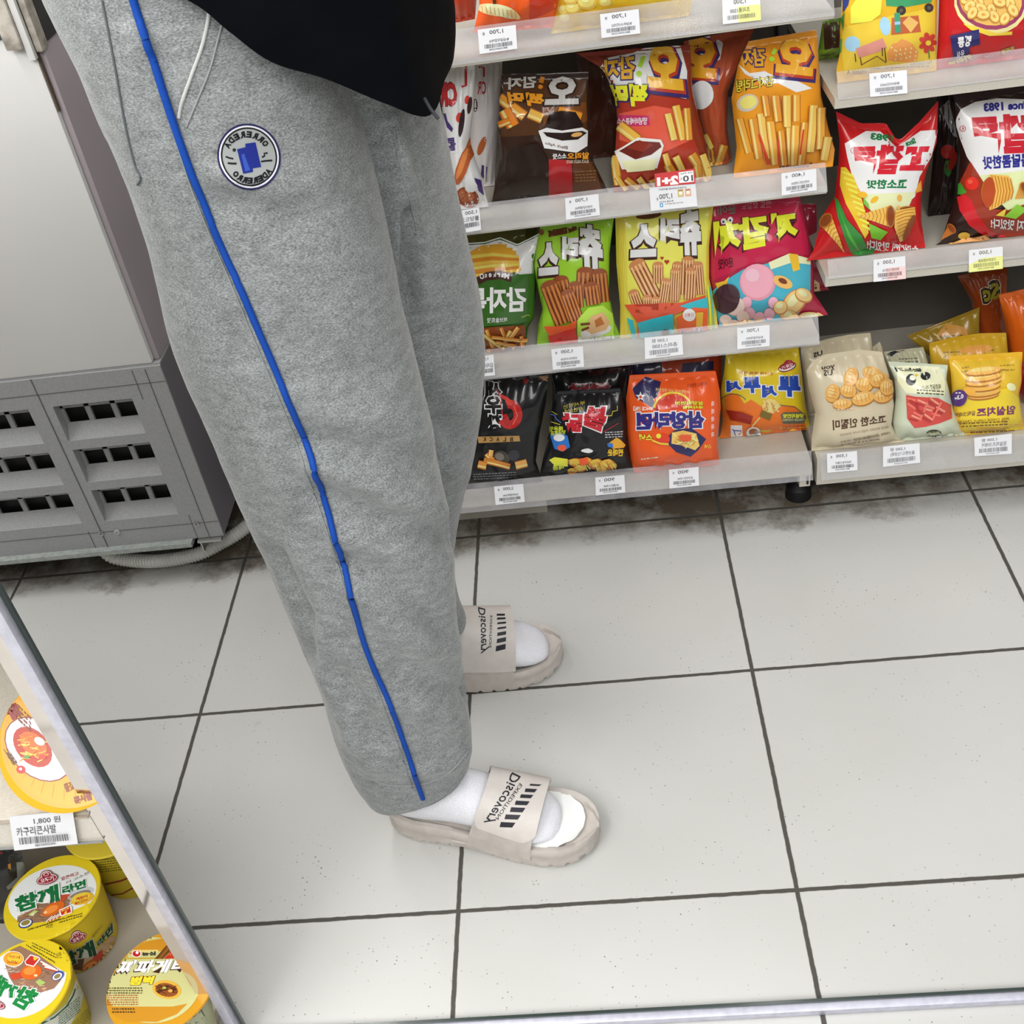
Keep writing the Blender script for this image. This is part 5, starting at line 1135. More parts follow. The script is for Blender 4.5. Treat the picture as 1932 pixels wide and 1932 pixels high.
a = Art(*cI); a.E('24282c', 870, 700, 50, 20, -20).P('24282c', (760, 740), (820, 700), (880, 690), (800, 760)).E('c8c0a0', 860, 700, 26, 9, -20); fine(a, '5a5444', 860, 775, 160, 2, 26, 11)
bag('pale green bag standing second behind the front pale green bag', 'R1', [(1668, 664), (1676, 700), (1690, 790), (1700, 830)], [(1742, 655), (1756, 700), (1770, 790), (1780, 820)], 'a8a68c', a, yb=1.73, T=.025)
a = Art(*cI)
a.P('e0b82c', (1320, 1090), (1760, 1020), (1850, 1100), (1880, 1360), (1400, 1390)).P('c8a42c', (1300, 800), (1860, 780), (1850, 1000), (1320, 1060))
for y, w_ in ((1075, 130), (1050, 140), (1005, 140), (965, 145), (930, 145), (880, 150)): a.E('9c6420', 1560, y + 10, w_, 36, -6).E('dca04c', 1560, y, w_ * .97, 32, -6).E('e8b868', 1545, y - 8, w_ * .7, 18, -6)
a.E('f0e0a0', 1790, 1010, 40, 30, 30).E('d89a3c', 1450, 1040, 50, 30, 20)
a.E('4a2c6c', 1365, 1098, 62, 72, 25).T('0.3g', 'ece8f0', [(1330, 1085), (1400, 1060), (1405, 1105), (1335, 1130)], bold=.04); fine(a, 'd8d0e0', 1340, 1050, 50, 1, 20, 10)
a.T('임실치즈', '6a2c5c', [(1505, 1185), (1825, 1160), (1825, 1235), (1505, 1260)], bold=.04).T('갈릭크래커', '5a2c34', [(1325, 1225), (1495, 1205), (1495, 1245), (1325, 1265)], bold=.02).T('IMSIL CHEESE GARLIC CRACKER', '6a4a1c', [(1330, 1290), (1770, 1262), (1770, 1282), (1330, 1312)], bold=.0); fine(a, '6a4c1c', 1340, 1310, 420, 2, 24, 10); fine(a, '6a4c1c', 1400, 1385, 420, 1, 24, 12)
fine(a, '8a7020', 1380, 850, 60, 2, 30, 10); fine(a, '8a7020', 1700, 830, 120, 2, 40, 10)
bag('yellow cracker bag in front with a purple round badge on the lowest right shelf', 'R1', [(1790, 672), (1794, 705), (1797, 750), (1800, 790), (1808, 828)], [(1929, 664), (1927, 716), (1922, 739), (1928, 780), (1934, 822)], 'd0a224', a, yb=1.628, T=.036)
a = Art(*cI); fine(a, '7a6018', 1230, 720, 420, 2, 34, 12); a.E('c88c3c', 1500, 700, 140, 36, -5)
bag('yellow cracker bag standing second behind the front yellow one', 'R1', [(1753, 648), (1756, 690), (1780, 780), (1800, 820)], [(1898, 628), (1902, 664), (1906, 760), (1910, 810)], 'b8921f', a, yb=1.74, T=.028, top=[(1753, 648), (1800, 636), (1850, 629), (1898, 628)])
a = Art(*cI); a.P('b8843a', (1160, 600), (1250, 480), (1420, 520), (1430, 580)); fine(a, '7a6018', 1100, 590, 300, 2, 34, 12)
bag('yellow cracker bag standing third and deepest, its tilted top in the shade', 'R1', [(1712, 634), (1750, 668), (1790, 760), (1800, 810)], [(1848, 580), (1848, 630), (1856, 760), (1860, 800)], '8c701c', a, yb=1.82, T=.02)  # second and third yellow films darkened in steps to imitate shade
a = Art(*cI); a.T('Sc', '1c1410', [(1520, 150), (1700, 110), (1700, 290), (1560, 330)], bold=.1, ol='c8b89c', ow=.04).T('Sc', '8a8020', [(1540, 170), (1690, 140), (1690, 280), (1570, 310)], bold=.04)
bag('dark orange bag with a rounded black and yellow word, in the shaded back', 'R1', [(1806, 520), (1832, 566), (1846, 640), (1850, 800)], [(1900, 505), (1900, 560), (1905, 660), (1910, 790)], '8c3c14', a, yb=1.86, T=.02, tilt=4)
bag('orange bag with a creased top at the right edge behind the yellow crackers', 'R1', [(1884, 556), (1896, 608), (1908, 690), (1912, 800)], [(1985, 535), (1985, 640), (1985, 800)], 'c85a14', None, yb=1.78, T=.03, tilt=4)
bag('deep red bag right of the front yellow cracker bag', 'R1', [(1912, 690), (1922, 740), (1930, 810)], [(2010, 660), (2015, 740), (2015, 800)], '8c1418', None, yb=1.70, T=.03)
# ------------------------------------------------------------------ cup noodle shelf beside the mirror edging
cabin = noisy('cream_shelf_enamel', 'c4beb2', 'cdc8bd', 300, 0.35, 0.03, 900)
cs = empty('cup_noodle_shelf', (-0.9, 0.7, 0), 'cream steel shelf unit holding cup noodles in the lower left corner', 'shelf')
b = MB(); b.box((-1.4, 0.703, 0.462), (-0.556, 1.10, 0.474), cabin); b.box((-1.4, 0.70, 0.428), (-0.5535, 0.7029, 0.474), cabin); BD = [b.build('shelf_board', cs, smooth=False)]
for zz in (0.80, 1.12):  # unseen higher boards, added to shade the cups below
    b = MB(); b.box((-1.4, 0.703, zz), (-0.556, 1.10, zz + .012), cabin); b.box((-1.4, 0.70, zz - .034), (-0.5535, 0.7029, zz + .012), cabin); BD.append(b.build('shelf_board', cs, smooth=False))
b = MB(); b.box((-1.4, 0.56, 0.028), (-0.556, 1.10, 0.045), mat('a9a398', 0.5, name='shaded_base_enamel')); b.box((-1.4, 0.58, 0.0), (-0.556, 0.60, 0.027), cabin); BD.append(b.build('base_board', cs, smooth=False))  # board colour darkened to imitate the shade under the upper board
b = MB(); b.box((-1.4, 1.101, 0.0), (-0.556, 1.115, 1.25), mat('8f897f', 0.6)); BD.append(b.build('back_panel', cs, smooth=False))
up = noisy('polished_steel', 'c9c1bb', 'd6cfc9', 12, 0.07, metal=1.0)
b = MB(); b.box((-0.5530, 0.7005, 0.0), (-0.5352, 0.7035, 1.7), up)
b.build('upright', cs, smooth=False)
b = MB(); b.box((-1.4, 0.6965, 0.430), (-0.5535, 0.6985, 0.4325), mat('8b8c8b', 0.3, 0.3)); b.box((-1.4, 0.6965, 0.4715), (-0.5535, 0.6995, 0.4738), mat('a79c8f', 0.3)); tag(b.build('rail_edge', cs, smooth=False), 'grey rail edge')

EP = Vector((-0.5305, 0.7045, 0)); EN = Vector((EP.y, -EP.x, 0)).normalized()      # oblique end panel: a point on it and its outward normal
def cut(o):
    """stop a piece at the oblique end panel of the unit"""
    bm = bmesh.new(); bm.from_mesh(o.data)
    r = bmesh.ops.bisect_plane(bm, geom=bm.verts[:] + bm.edges[:] + bm.faces[:], plane_co=EP - EN * .0012, plane_no=EN, clear_outer=True)
    es = [e for e in r['geom_cut'] if isinstance(e, bmesh.types.BMEdge)]
    if es: bmesh.ops.holes_fill(bm, edges=es, sides=0)
    bm.to_mesh(o.data); bm.free(); return o
def round_cup(name, label, c, r, h, rb, side, lidc, artl=None, arts=None, rim='e0c21c', group=None, lift=0.0):
    """paper cup with a foil lid: c is the middle of the lid"""
    zb = c.z - h; mb = MB(); ms = card(side)
    N = 64
    prof = [(rb - .004, zb + .004), (rb - .002, zb), (rb, zb + .001), (rb + (r - rb) * .35, zb + h * .35), (rb + (r - rb) * .7, zb + h * .7), (r - .003, c.z - .006), (r, c.z - .004), (r + .0008, c.z - .0018), (r, c.z - .0002), (r - .0025, c.z - .0006)]
    mb.lathe([(q, z - c.z) for q, z in prof], (c.x, c.y, c.z), ms, N)
    if arts: lay(arts, tree(mb), mb, mk=card, cell=6, off=.0004, step=.00012)
    o = cut(mb.build(name, None, fix=False, ang=40)); tag(o, label, 'cup noodles', group)
    lb = MB(); lb.lathe([(r + .0012, -.002), (r + .0014, 0.0), (r + .0004, .0012), (r - .002, .001), (.001, .0004)], c, mat(rim, 0.35, 0, .3, .15), N)
    if artl: lay(artl, tree(lb), lb, mk=lambda q: mat(q, .42, 0, .25, .2, .4, 'printed_lid'), cell=7, off=.0004, step=.00012)
    cut(lb.build('lid', o, fix=False, ang=50))
    return o
for o_ in BD: cut(o_)
b = MB(); b.box((-1.415, 0.70, 0.0), (-1.401, 1.115, 1.25), cabin); b.build('side_panel', cs, smooth=False)  # unseen left side, added to keep side light off the cups
e0, e1 = EP * (0.7085 / EP.y), EP * (1.115 / EP.y); mb = MB(); w_ = EN * .0011
mb.add([e0 - w_, e1 - w_, e1 + w_, e0 + w_] + [q + Vector((0, 0, 1.25)) for q in (e0 - w_, e1 - w_, e1 + w_, e0 + w_)], [(0, 3, 2, 1), (4, 5, 6, 7), (0, 1, 5, 4), (1, 2, 6, 5), (2, 3, 7, 6), (3, 0, 4, 7)], cabin)
mb.build('end_panel', cs, smooth=False)
def noodles(a, pts, cols, w=5, n=30, sd=2, box=(0, 0, 10, 10)):
    q = random.Random(sd); x0, y0, x1, y1 = box
    for k in range(n):
        x, y = q.uniform(x0, x1), q.uniform(y0, y1); t = q.uniform(-.6, .6)
        a.L(cols[k % len(cols)], w, (x - 28, y - 28 * t), (x, y + q.uniform(-8, 8)), (x + 28, y + 28 * t))
def logo(a, cx, cy, s, rot=-15, mir=False):
    k, q = math.cos(math.radians(rot)), math.sin(math.radians(rot))
    def W(x, y): return cx + (x * k - y * q) * s, cy + (x * q + y * k) * s
    a.E('7a1c2c', *W(0, 10), 155 * s, 74 * s, rot).E('7a1c2c', *W(5, -50), 88 * s, 66 * s, rot).E('e4d6d4', *W(0, 10), 143 * s, 62 * s, rot).E('e4d6d4', *W(5, -50), 76 * s, 54 * s, rot).E('9c2438', *W(0, 14), 132 * s, 50 * s, rot).E('9c2438', *W(5, -46), 64 * s, 44 * s, rot).E('e4d6d4', *W(5, -58), 40 * s, 26 * s, rot).E('9c2438', *W(5, -54), 27 * s, 17 * s, rot)
    a.T('오뚜기', 'f2e8e8', [W(-95, -14), W(95, -14), W(95, 48), W(-95, 48)], bold=.03, mir=mir)
c1 = atz(99, 1692, 0.15)
s = 260 / 1932
a = Art(0, 1480, s, mirror=False)
a.E('dfe3e2', 735, 1560, 640, 395, -19, 60)
a.P('d8bf1e', (100, 1900), (350, 1960), (640, 1925), (880, 1830), (1290, 1650), (1420, 1640), (1300, 1900), (800, 2120), (300, 2100))
a.P('8a6a52', (250, 1850), (480, 1750), (560, 1640), (800, 1600), (920, 1540), (1000, 1600), (950, 1750), (880, 1840), (640, 1925), (350, 1960), (240, 1930)).E('c0c2c4', 1130, 1530, 200, 70, -18).E('7a7876', 1130, 1545, 150, 44, -18)
noodles(a, None, ('d8a070', 'b87848', '6a4a34'), 7, 36, 4, (270, 1720, 620, 1930)); noodles(a, None, ('c8a888', '8a6a50'), 7, 12, 5, (900, 1560, 1020, 1690))
a.P('c04a2c', (820, 1560), (990, 1540), (900, 1640), (790, 1660)).E('d2641e', 750, 1750, 175, 78, -28).E('e88a3a', 720, 1760, 110, 46, -28).E('f0c890', 640, 1800, 26, 18, -28)
for k in range(4): a.L('e0d8d0', 18, (650 + k * 48, 1935 - k * 16), (740 + k * 44, 1850 - k * 12)); a.L('c03a2a', 14, (672 + k * 48, 1930 - k * 16), (762 + k * 44, 1848 - k * 12))
a.P('b8c878', (400, 1830), (480, 1770), (540, 1780), (440, 1850)).P('d8dcb0', (420, 1830), (500, 1790), (470, 1850))
a.E('d8a82c', 1155, 1605, 165, 80, -18).E('e0c23c', 1135, 1590, 135, 62, -18).T('계란이', 'b83a1c', [(1060, 1600), (1225, 1545), (1235, 1590), (1075, 1645)], bold=.04).T('들어 있어요', 'b83a1c', [(1050, 1660), (1230, 1600), (1235, 1630), (1060, 1695)], bold=.03)
a.P('f0e8e4', (835, 1770), (980, 1705), (1015, 1720), (1015, 1810), (870, 1860), (840, 1845)).P('c42c24', (850, 1780), (985, 1718), (1002, 1800), (870, 1845)).T('4', 'f0c83a', [(900, 1790), (945, 1775), (945, 1830), (905, 1845)], bold=.06).T('끓는물', 'f0b83a', [(865, 1775), (975, 1730), (978, 1755), (870, 1800)], bold=.03)
a.T('참깨', '0f6b38', [(190, 1600), (820, 1400), (840, 1640), (240, 1820)], bold=.045, ol='e8ecea', ow=.05).T('라면', '0f6b38', [(870, 1440), (1205, 1330), (1215, 1450), (880, 1560)], bold=.05, ol='e8ecea', ow=.05)
logo(a, 665, 1330, 1.0)
a.T('얼큰하고', 'a8342c', [(850, 1310), (1100, 1225), (1110, 1275), (860, 1360)], bold=.01).T('더 고소한', '5a4a3c', [(930, 1370), (1250, 1220), (1255, 1260), (940, 1405)], bold=.0)
a.E('2c3c7c', 362, 1955, 105, 62, -20).E('e0e4e8', 362, 1950, 88, 48, -20).E('8a7a3c', 362, 1945, 66, 34, -20)
fine(a, '4a4010', 390, 2035, 440, 1, 20, 20, slope=-.32); fine(a, '4a4010', 830, 1900, 330, 2, 32, 16, slope=-.3); a.T('라면', '3a3a14', [(640, 1975), (730, 1955), (745, 2010), (655, 2030)], bold=.0)
s2 = Art(0, 1720, s, mirror=False)
logo(s2, 1085, 360, .85, -24)
s2.P('b89a78', (1000, 620), (1340, 520), (1560, 340), (1680, 350), (1690, 620), (1560, 900), (1380, 980), (1180, 1000), (1060, 860)).P('5a4030', (1020, 680), (1180, 640), (1150, 820), (1040, 800)).E('a85a28', 1290, 740, 170, 75, -32).E('c8783a', 1260, 755, 110, 46, -32).P('b0402c', (1290, 640), (1420, 520), (1440, 620), (1340, 690)).E('c8a468', 1540, 560, 130, 60, -60).E('d8ba84', 1530, 550, 90, 36, -60).E('a09878', 1490, 780, 70, 60)
noodles(s2, None, ('c88a5a', 'a0603a', 'd8a878'), 8, 26, 7, (1180, 820, 1500, 980)); noodles(s2, None, ('d0a878', 'a87848'), 8, 14, 9, (1450, 420, 1640, 700))
s2.T('참깨', '14432a', [(780, 640), (1290, 380), (1350, 600), (860, 800)], bold=.045, ol='b8c0b4', ow=.04).T('라면', '14432a', [(1340, 430), (1560, 150), (1575, 290), (1370, 490)], bold=.05, ol='b8c0b4', ow=.04).T('얼큰하고', '8a6a1c', [(1270, 330), (1420, 170), (1430, 200), (1290, 365)], bold=.01)
round_cup('noodle_cup', 'yellow noodle cup with green lettering, standing between the two other yellow cups', c1, .0605, .104, .048, 'cdb428', 'd8bf1e', a, s2, 'd8bf1e', 'yellow noodle cups')
c2 = atz(38, 1862, 0.149)
a = Art(0, 1720, s, mirror=False)
a.E('e0e4ea', 330, 980, 640, 470, -30, 60)
a.P('d8bf1e', (270, 480), (420, 400), (700, 410), (940, 520), (1030, 760), (1000, 980), (930, 860))
a.P('94705a', (150, 540), (280, 480), (560, 620), (830, 820), (860, 960), (760, 1080), (560, 1140), (340, 1130), (230, 1080), (130, 920), (60, 700))
noodles(a, None, ('d8a888', 'b88868', 'e8c8a8'), 7, 34, 11, (260, 950, 640, 1110)); noodles(a, None, ('6a5040', 'a08468'), 7, 16, 12, (590, 780, 780, 940)); noodles(a, None, ('d8c8b8', 'a89888'), 8, 12, 13, (60, 780, 260, 860))
a.P('c8482c', (140, 880), (300, 850), (310, 940), (170, 960)).E('d8641e', 440, 850, 150, 105, -12).E('e88a3a', 420, 835, 90, 56, -12).E('f2d0a0', 505, 900, 26, 18)
for k in range(3): a.L('e8e0da', 22, (570 + k * 30, 700 + k * 40), (740 + k * 40, 790 + k * 20)); a.L('c43a2a', 14, (565 + k * 30, 720 + k * 40), (735 + k * 40, 808 + k * 20))
a.P('a8bc68', (500, 990), (560, 950), (650, 1000), (560, 1050)).E('f0e6d8', 190, 670, 150, 112).E('e0a030', 190, 668, 138, 100).E('e6c03c', 210, 660, 100, 70).T('계란이', 'c03a1c', [(260, 740), (110, 730), (110, 690), (260, 695)], bold=.03).T('들어 있어요', 'c03a1c', [(290, 670), (130, 650), (130, 615), (290, 630)], bold=.02)
a.P('f0e8e4', (345, 705), (430, 605), (550, 640), (575, 670), (480, 780), (370, 755)).P('c42c24', (360, 705), (435, 622), (555, 660), (475, 765), (375, 740)).T('4', 'f0c83a', [(540, 690), (470, 690), (470, 640), (540, 640)], bold=.05)
a.T('참깨', '12803c', [(590, 1120), (20, 960), (-90, 1160), (380, 1420)], bold=.045, ol='eef0f2', ow=.04).T('라면', '12803c', [(120, 960), (-120, 800), (-140, 900), (60, 1040)], bold=.05)
fine(a, '4a4214', 370, 460, 400, 1, 20, 18, slope=.62); fine(a, '4a4214', 450, 430, 330, 2, 40, 16, slope=.5); a.T('라면', '3a3a14', [(780, 590), (850, 560), (870, 650), (790, 670)], bold=.0); a.E('3c4a94', 815, 905, 90, 60, -30).E('e4e8ec', 810, 915, 72, 44, -30).E('8a7a4c', 810, 915, 50, 30, -30)
logo(a, -60, 1310, .9, 200)
s2 = Art(0, 1720, s, mirror=False)
s2.P('c9cdc4', (560, 1540), (760, 1440), (930, 1290), (1020, 1100), (1060, 940), (1170, 1160), (1120, 1360), (1000, 1560), (900, 1700), (560, 1700)).L('1f5a38', 22, (580, 1570), (760, 1480), (930, 1330), (1020, 1180), (1055, 1080)); fine(s2, '5a7a5a', 820, 1420, 300, 7, 34, 14, slope=-.8); fine(s2, '8a8a2c', 1020, 1560, 260, 5, 40, 18, slope=-1.0)
round_cup('noodle_cup', 'yellow noodle cup with its green lid lettering turned sideways, at the very front', c2, .0605, .104, .048, 'c4b03a', 'd8bf1e', a, s2, 'd8bf1e', 'yellow noodle cups')
c3 = atz(206, 1546, 0.158)
s2 = Art(0, 1480, s, mirror=False); fine(s2, '5c5a14', 880, 1010, 900, 9, 34, 16, slope=-.12); s2.L('7a2c1c', 26, (1470, 1400), (1700, 1350), (1880, 1270)).L('7a2c1c', 20, (1490, 1560), (1720, 1530), (1930, 1410))
round_cup('noodle_cup', 'yellow noodle cup deepest in the shade, its barrel covered in small print', c3, .0605, .112, .050, 'b09c24', 'c8b43a', None, s2, 'd8c23a', 'yellow noodle cups')  # barrel and lid yellows dulled against the other cups to imitate shade
c4 = atz(306, 1852, 0.118)
s = 280 / 1932
a = Art(180, 1740, s, mirror=False)
a.E('c2c084', 735, 755, 640, 560, 0, 60)
a.P('c4881c', (340, 440), (520, 330), (700, 240), (970, 195), (1100, 220), (980, 330), (850, 380), (560, 400)).P('c0861c', (140, 1095), (560, 1100), (1000, 1100), (1200, 1060), (1060, 1200), (800, 1300), (400, 1290), (200, 1190)).P('b8982c', (360, 465), (780, 460), (780, 478), (350, 485)).P('d8c87a', (460, 365), (820, 360), (820, 390), (440, 395))
a.P('6a3c14', (770, 480), (990, 230), (1060, 300), (880, 480)).P('b82c1c', (890, 480), (1060, 300), (1140, 470)).P('8a5a1c', (990, 260), (1020, 280), (850, 480), (820, 480))
for k in range(5): a.C('d88a3a', 6, 960 + k * 40, 440 - k * 14, 26, 18, 0, 180, 360, 10)
a.E('ece6e0', 537, 412, 62, 48).E('b01c24', 537, 412, 52, 40).E('ece6e0', 545, 398, 20, 20).T('농심', '2a2418', [(605, 395), (785, 380), (785, 435), (605, 442)], bold=.05)
a.T('짜파게티', 'ecebee', [(350, 500), (1230, 480), (1160, 640), (240, 700)], bold=.04, ol='3a1c14', ow=.03, dx=-14, dy=16).T('범벅', 'e8d22c', [(480, 710), (780, 700), (740, 810), (440, 825)], bold=.06, ol='5a1c14', ow=.05)
fine(a, '5a5028', 120, 850, 500, 3, 32, 18, slope=0); fine(a, '9c5a28', 130, 945, 430, 5, 30, 16, slope=0); fine(a, '5a3c10', 220, 1120, 300, 2, 40, 22, slope=0); a.E('1c1a14', 155, 785, 14, 12).L('1c1a14', 8, (155, 790), (150, 805))
a.E('d8a83a', 930, 880, 190, 120, 10).E('8a4a1c', 930, 885, 150, 88, 10); noodles(a, None, ('3a1c0c', '5a2c14', '2a140a'), 10, 26, 21, (800, 830, 1060, 930)); a.E('a8b84a', 900, 860, 26, 16).E('d8a04a', 980, 900, 30, 20)
s2 = Art(180, 1740, s, mirror=False)
s2.P('7c7f6a', (870, 1330), (1100, 1220), (1290, 1030), (1360, 930), (1420, 1330)).P('a8ac8a', (900, 1330), (1100, 1250), (1300, 1050), (1420, 1240), (1440, 1400), (900, 1400)); fine(s2, '5a5c44', 940, 1340, 380, 6, 26, 12, slope=-.75); s2.L('3a3a30', 8, (1300, 1030), (1420, 1220))
round_cup('noodle_bowl', 'wide squat cup with a pale green and gold lid showing dark noodles', c4, .0665, .072, .055, 'a2a482', 'c8901c', a, s2, 'c8901c')
# the large bowl standing tilted on the upper board
ax_n = Vector((0.10, -0.60, 0.79)).normalized(); C5 = aty(128, 1398, 0.742); R5 = .0685
ux = Vector((1, 0, 0)); ux = (ux - ax_n * ux.dot(ax_n)).normalized(); uy = ax_n.cross(ux)
def ringp(r, d, n=64): return [C5 + ax_n * d + ux * (r * math.cos(2 * math.pi * k / n)) + uy * (r * math.sin(2 * math.pi * k / n)) for k in range(n)]
mb = MB(); mb.loft([ringp(.046, -.052), ringp(.048, -.05), ringp(.060, -.02), ringp(R5 - .002, -.004), ringp(R5, -.002), ringp(R5 - .002, -.0005)], card('c8a02a'))
bo = cut(mb.build('noodle_bowl', None, ang=40)); tag(bo, 'large noodle bowl tilted on the upper board with a yellow and white lid', 'bowl noodles')
lb = MB(); lb.loft([ringp(R5 + .001, -.0018), ringp(R5 + .0014, 0), ringp(R5 + .0002, .001), ringp(.001, .001)], mat('d8a01c', .4, 0, .25, .2))
q5 = 300 / 1115
a = Art(0, 1100, q5, mirror=False)
a.E('c9961e', 475, 1110, 470, 470, 0, 60).C('c8921c', 20, 475, 1110, 455, 455)
for k in range(14): t_ = math.radians(70 + k * 12); a.L('b88a1c', 5, (475 + 330 * math.cos(t_) * 1.05, 1120 + 300 * math.sin(t_)), (475 + 400 * math.cos(t_), 1120 + 400 * math.sin(t_)))
a.E('7a2430', 270, 1165, 270, 190, 42).E('d2d0d6', 270, 1165, 262, 182, 42)
a.E('a8321c', 230, 1150, 165, 110, 48).E('c8601c', 235, 1130, 110, 70, 40); noodles(a, None, ('e0a83a', 'c8781c', 'e8c060'), 8, 26, 31, (150, 1080, 320, 1240)); a.E('e8dcc8', 280, 1110, 40, 26, 30).E('4c8c3c', 190, 1220, 20, 12).E('c83a1c', 300, 1220, 28, 18)
a.T('농심', '5a3a10', [(20, 1160), (55, 1160), (125, 1260), (95, 1285)], bold=.05).E('b81c24', 148, 1308, 32, 28).E('ece4dc', 146, 1304, 11, 10)
a.T('쫄깃', '7a3a14', [(445, 1410), (500, 1385), (520, 1450), (465, 1470)], bold=.03).T('카구리', '7a3018', [(495, 1395), (640, 1340), (660, 1420), (510, 1450)], bold=.05).T('큰사발', '7a3018', [(510, 1500), (640, 1460), (650, 1520), (530, 1550)], bold=.05)
a.P('8a2430', (40, 870), (110, 840), (150, 920), (90, 965)).P('4c5a2c', (0, 760), (50, 750), (70, 830), (10, 850)); fine(a, '7a3a1c', 70, 800, 150, 4, 30, 16, slope=.95)
lay(a, tree(lb), lb, mk=lambda q: mat(q, .42, 0, .25, .2, .4, 'printed_lid'), cell=8, off=.0004, step=.00012)
cut(lb.build('lid', bo, fix=False, ang=50))
# dark noodle packet at the shaded left
a = Art(0, 1480, 260 / 1932); a.P('5a5c58', (230, 1090), (320, 1080), (370, 1200), (280, 1380), (110, 1480), (90, 1430), (240, 1300)).P('8a5a1c', (110, 1120), (150, 1100), (155, 1190), (120, 1180)).P('7a1c1c', (0, 950), (40, 940), (20, 990))
bag('black noodle packet in the shade at the left edge behind the yellow noodle cups', None, [(-140, 1560), (-140, 1700), (-140, 1790)], [(40, 1600), (52, 1660), (30, 1770)], '121212', a, yb=.86, tilt=6, T=.02, z=.045, cat='noodle packet')

# ------------------------------------------------------------------ price tags
def price(quad, rows, label, sh=None, plane=None, band=None, mirror=True, extra=None, group=None, sd=1, dark='4a4a50', lay_h=None):
    """rows: (text, u0, u1, v0, v1) in the card's own fractions; a bar row when text is 'bars'"""
    if sh: p0, n = SH[sh]['p0'], SH[sh]['n']
    else: p0, n = plane
    p0 = p0 + n * .0009
    def at(u, v):
        (ax, ay), (bx, by), (cx, cy), (dx, dy) = quad
        return ((ax * (1 - u) + bx * u) * (1 - v) + (dx * (1 - u) + cx * u) * v, (ay * (1 - u) + by * u) * (1 - v) + (dy * (1 - u) + cy * u) * v)
    mb = MB(); k = 8; vs = []
    for j in range(2):
        for i in range(k + 1): vs.append(atpl(*at(i / k, j), p0, n))
    t_ = [p - n * .0005 for p in vs]; N = len(vs)
    fs = [(i, i + k + 1, i + k + 2, i + 1) for i in range(k)]
    mb.add(vs + t_, fs + [tuple(reversed([q + N for q in f])) for f in fs], mat('dcdde0', .55, name='white_card'))
    bt_ = tree(mb)
    a = Art(mirror=mirror)
    def qd(u0, u1, v0, v1): return [at(u0, v0), at(u1, v0), at(u1, v1), at(u0, v1)]
    if band: a.P(band[0], qd(0.0, 1.0, band[1], 1.0))
    if extra: extra(a, qd)
    q = random.Random(sd)
    for t, u0, u1, v0, v1 in rows:
        if mirror: u0, u1 = 1 - u1, 1 - u0
        if t == 'bars':
            x = u0
            while x < u1:
                w = q.choice((.006, .008, .013, .018)); a.P(dark, qd(x, min(x + w, u1), v0, v1)); x += w + q.choice((.008, .011, .016))
        else: a.T(t, dark, qd(u0, u1, v0, v1), bold=.012)
    a.p0 = p0; a.n = n
    lay(a, bt_, mb, mk=lambda c: mat(c, .6, name='tag_print'), cell=0, off=.0003, step=.00006)
    o = mb.build('price_tag', None, fix=False, smooth=False)
    return tag(o, label, 'price tag', group)
def std(p, nm, bc='8801043012345'): return [(p, .34, .70, .09, .28), ('원', .82, .88, .14, .26), (nm, .20, .72, .47, .60), ('bars', .12, .86, .65, .82), (bc, .26, .74, .85, .92)]
def big(p, nm): return [(p + ' 원', .40, .80, .10, .29), (nm, .14, .80, .34, .56), ('bars', .12, .88, .62, .84), ('8801043022495', .34, .70, .88, .94)]
price([(901, 56), (973, 47), (976, 92), (905, 102)], std('1,700', '농심감자깡75G'), 'white price tag on the topmost left rail, under the orange bag', 'L4', sd=1)
price([(1132, 27), (1205, 17), (1208, 63), (1135, 72)], std('1,700', '농심바나나킥75G'), 'white price tag on the topmost left rail, right of the yellow puff bag', 'L4', sd=2)
price([(1362, -12), (1433, -20), (1436, 38), (1364, 46)], [('1,500', .38, .70, .22, .42), ('조리퐁1500', .28, .80, .52, .68), ('bars', .14, .88, .74, .88)], 'yellow and white price tag on the topmost left rail', 'L4', band=('dfe08a', .48), sd=3, dark='6a6a58')
price([(1640, 139), (1711, 132), (1712, 176), (1642, 183)], std('1,700', '해태비타민A60G'), 'white price tag on the upper right rail under the picnic print bag', 'R3', sd=4, dark='5a5a64')
price([(850, 401), (904, 391), (908, 434), (853, 443)], [('1,500', .10, .5, .08, .26), ('롤당드크런치', .04, .98, .34, .55), ('bars', .05, .98, .60, .80)], 'white price tag half hidden by the trouser leg, under the white bag', 'L3', sd=5)
price([(1066, 374), (1129, 366), (1132, 406), (1068, 415)], std('1,700', '오리온오감자블랙50G'), 'white price tag under the dark brown potato bag', 'L3', sd=6)
def promo(a, qd):
    a.P('c9d4dc', qd(.03, .97, .05, .06))
    for u, c in ((.76, 'd8a88c'), (.60, 'c8b878')):
        a.P(c, qd(u, u + .13, .18, .52)); a.P('efe6da', qd(u + .03, u + .10, .28, .42)); a.P('8a5a3c', qd(u + .02, u + .11, .22, .26))
    a.P('3c94c8', qd(.20, .27, .72, .88)).P('dfe9ef', qd(.22, .25, .76, .84))
p_ = [(1225, 354), (1312, 347), (1316, 389), (1228, 398)]
price(p_, [('1,700', .52, .80, .32, .58), ('원', .82, .86, .46, .58), ('오리온오감자2종 골라담기', .20, .80, .08, .16), ('행사상품 교차가능', .5, .8, .62, .7), ('행사기간 2월 28일까지', .30, .68, .74, .80)], 'white promotion card with two tiny bag pictures below the red flash', 'L3', extra=promo, sd=7)
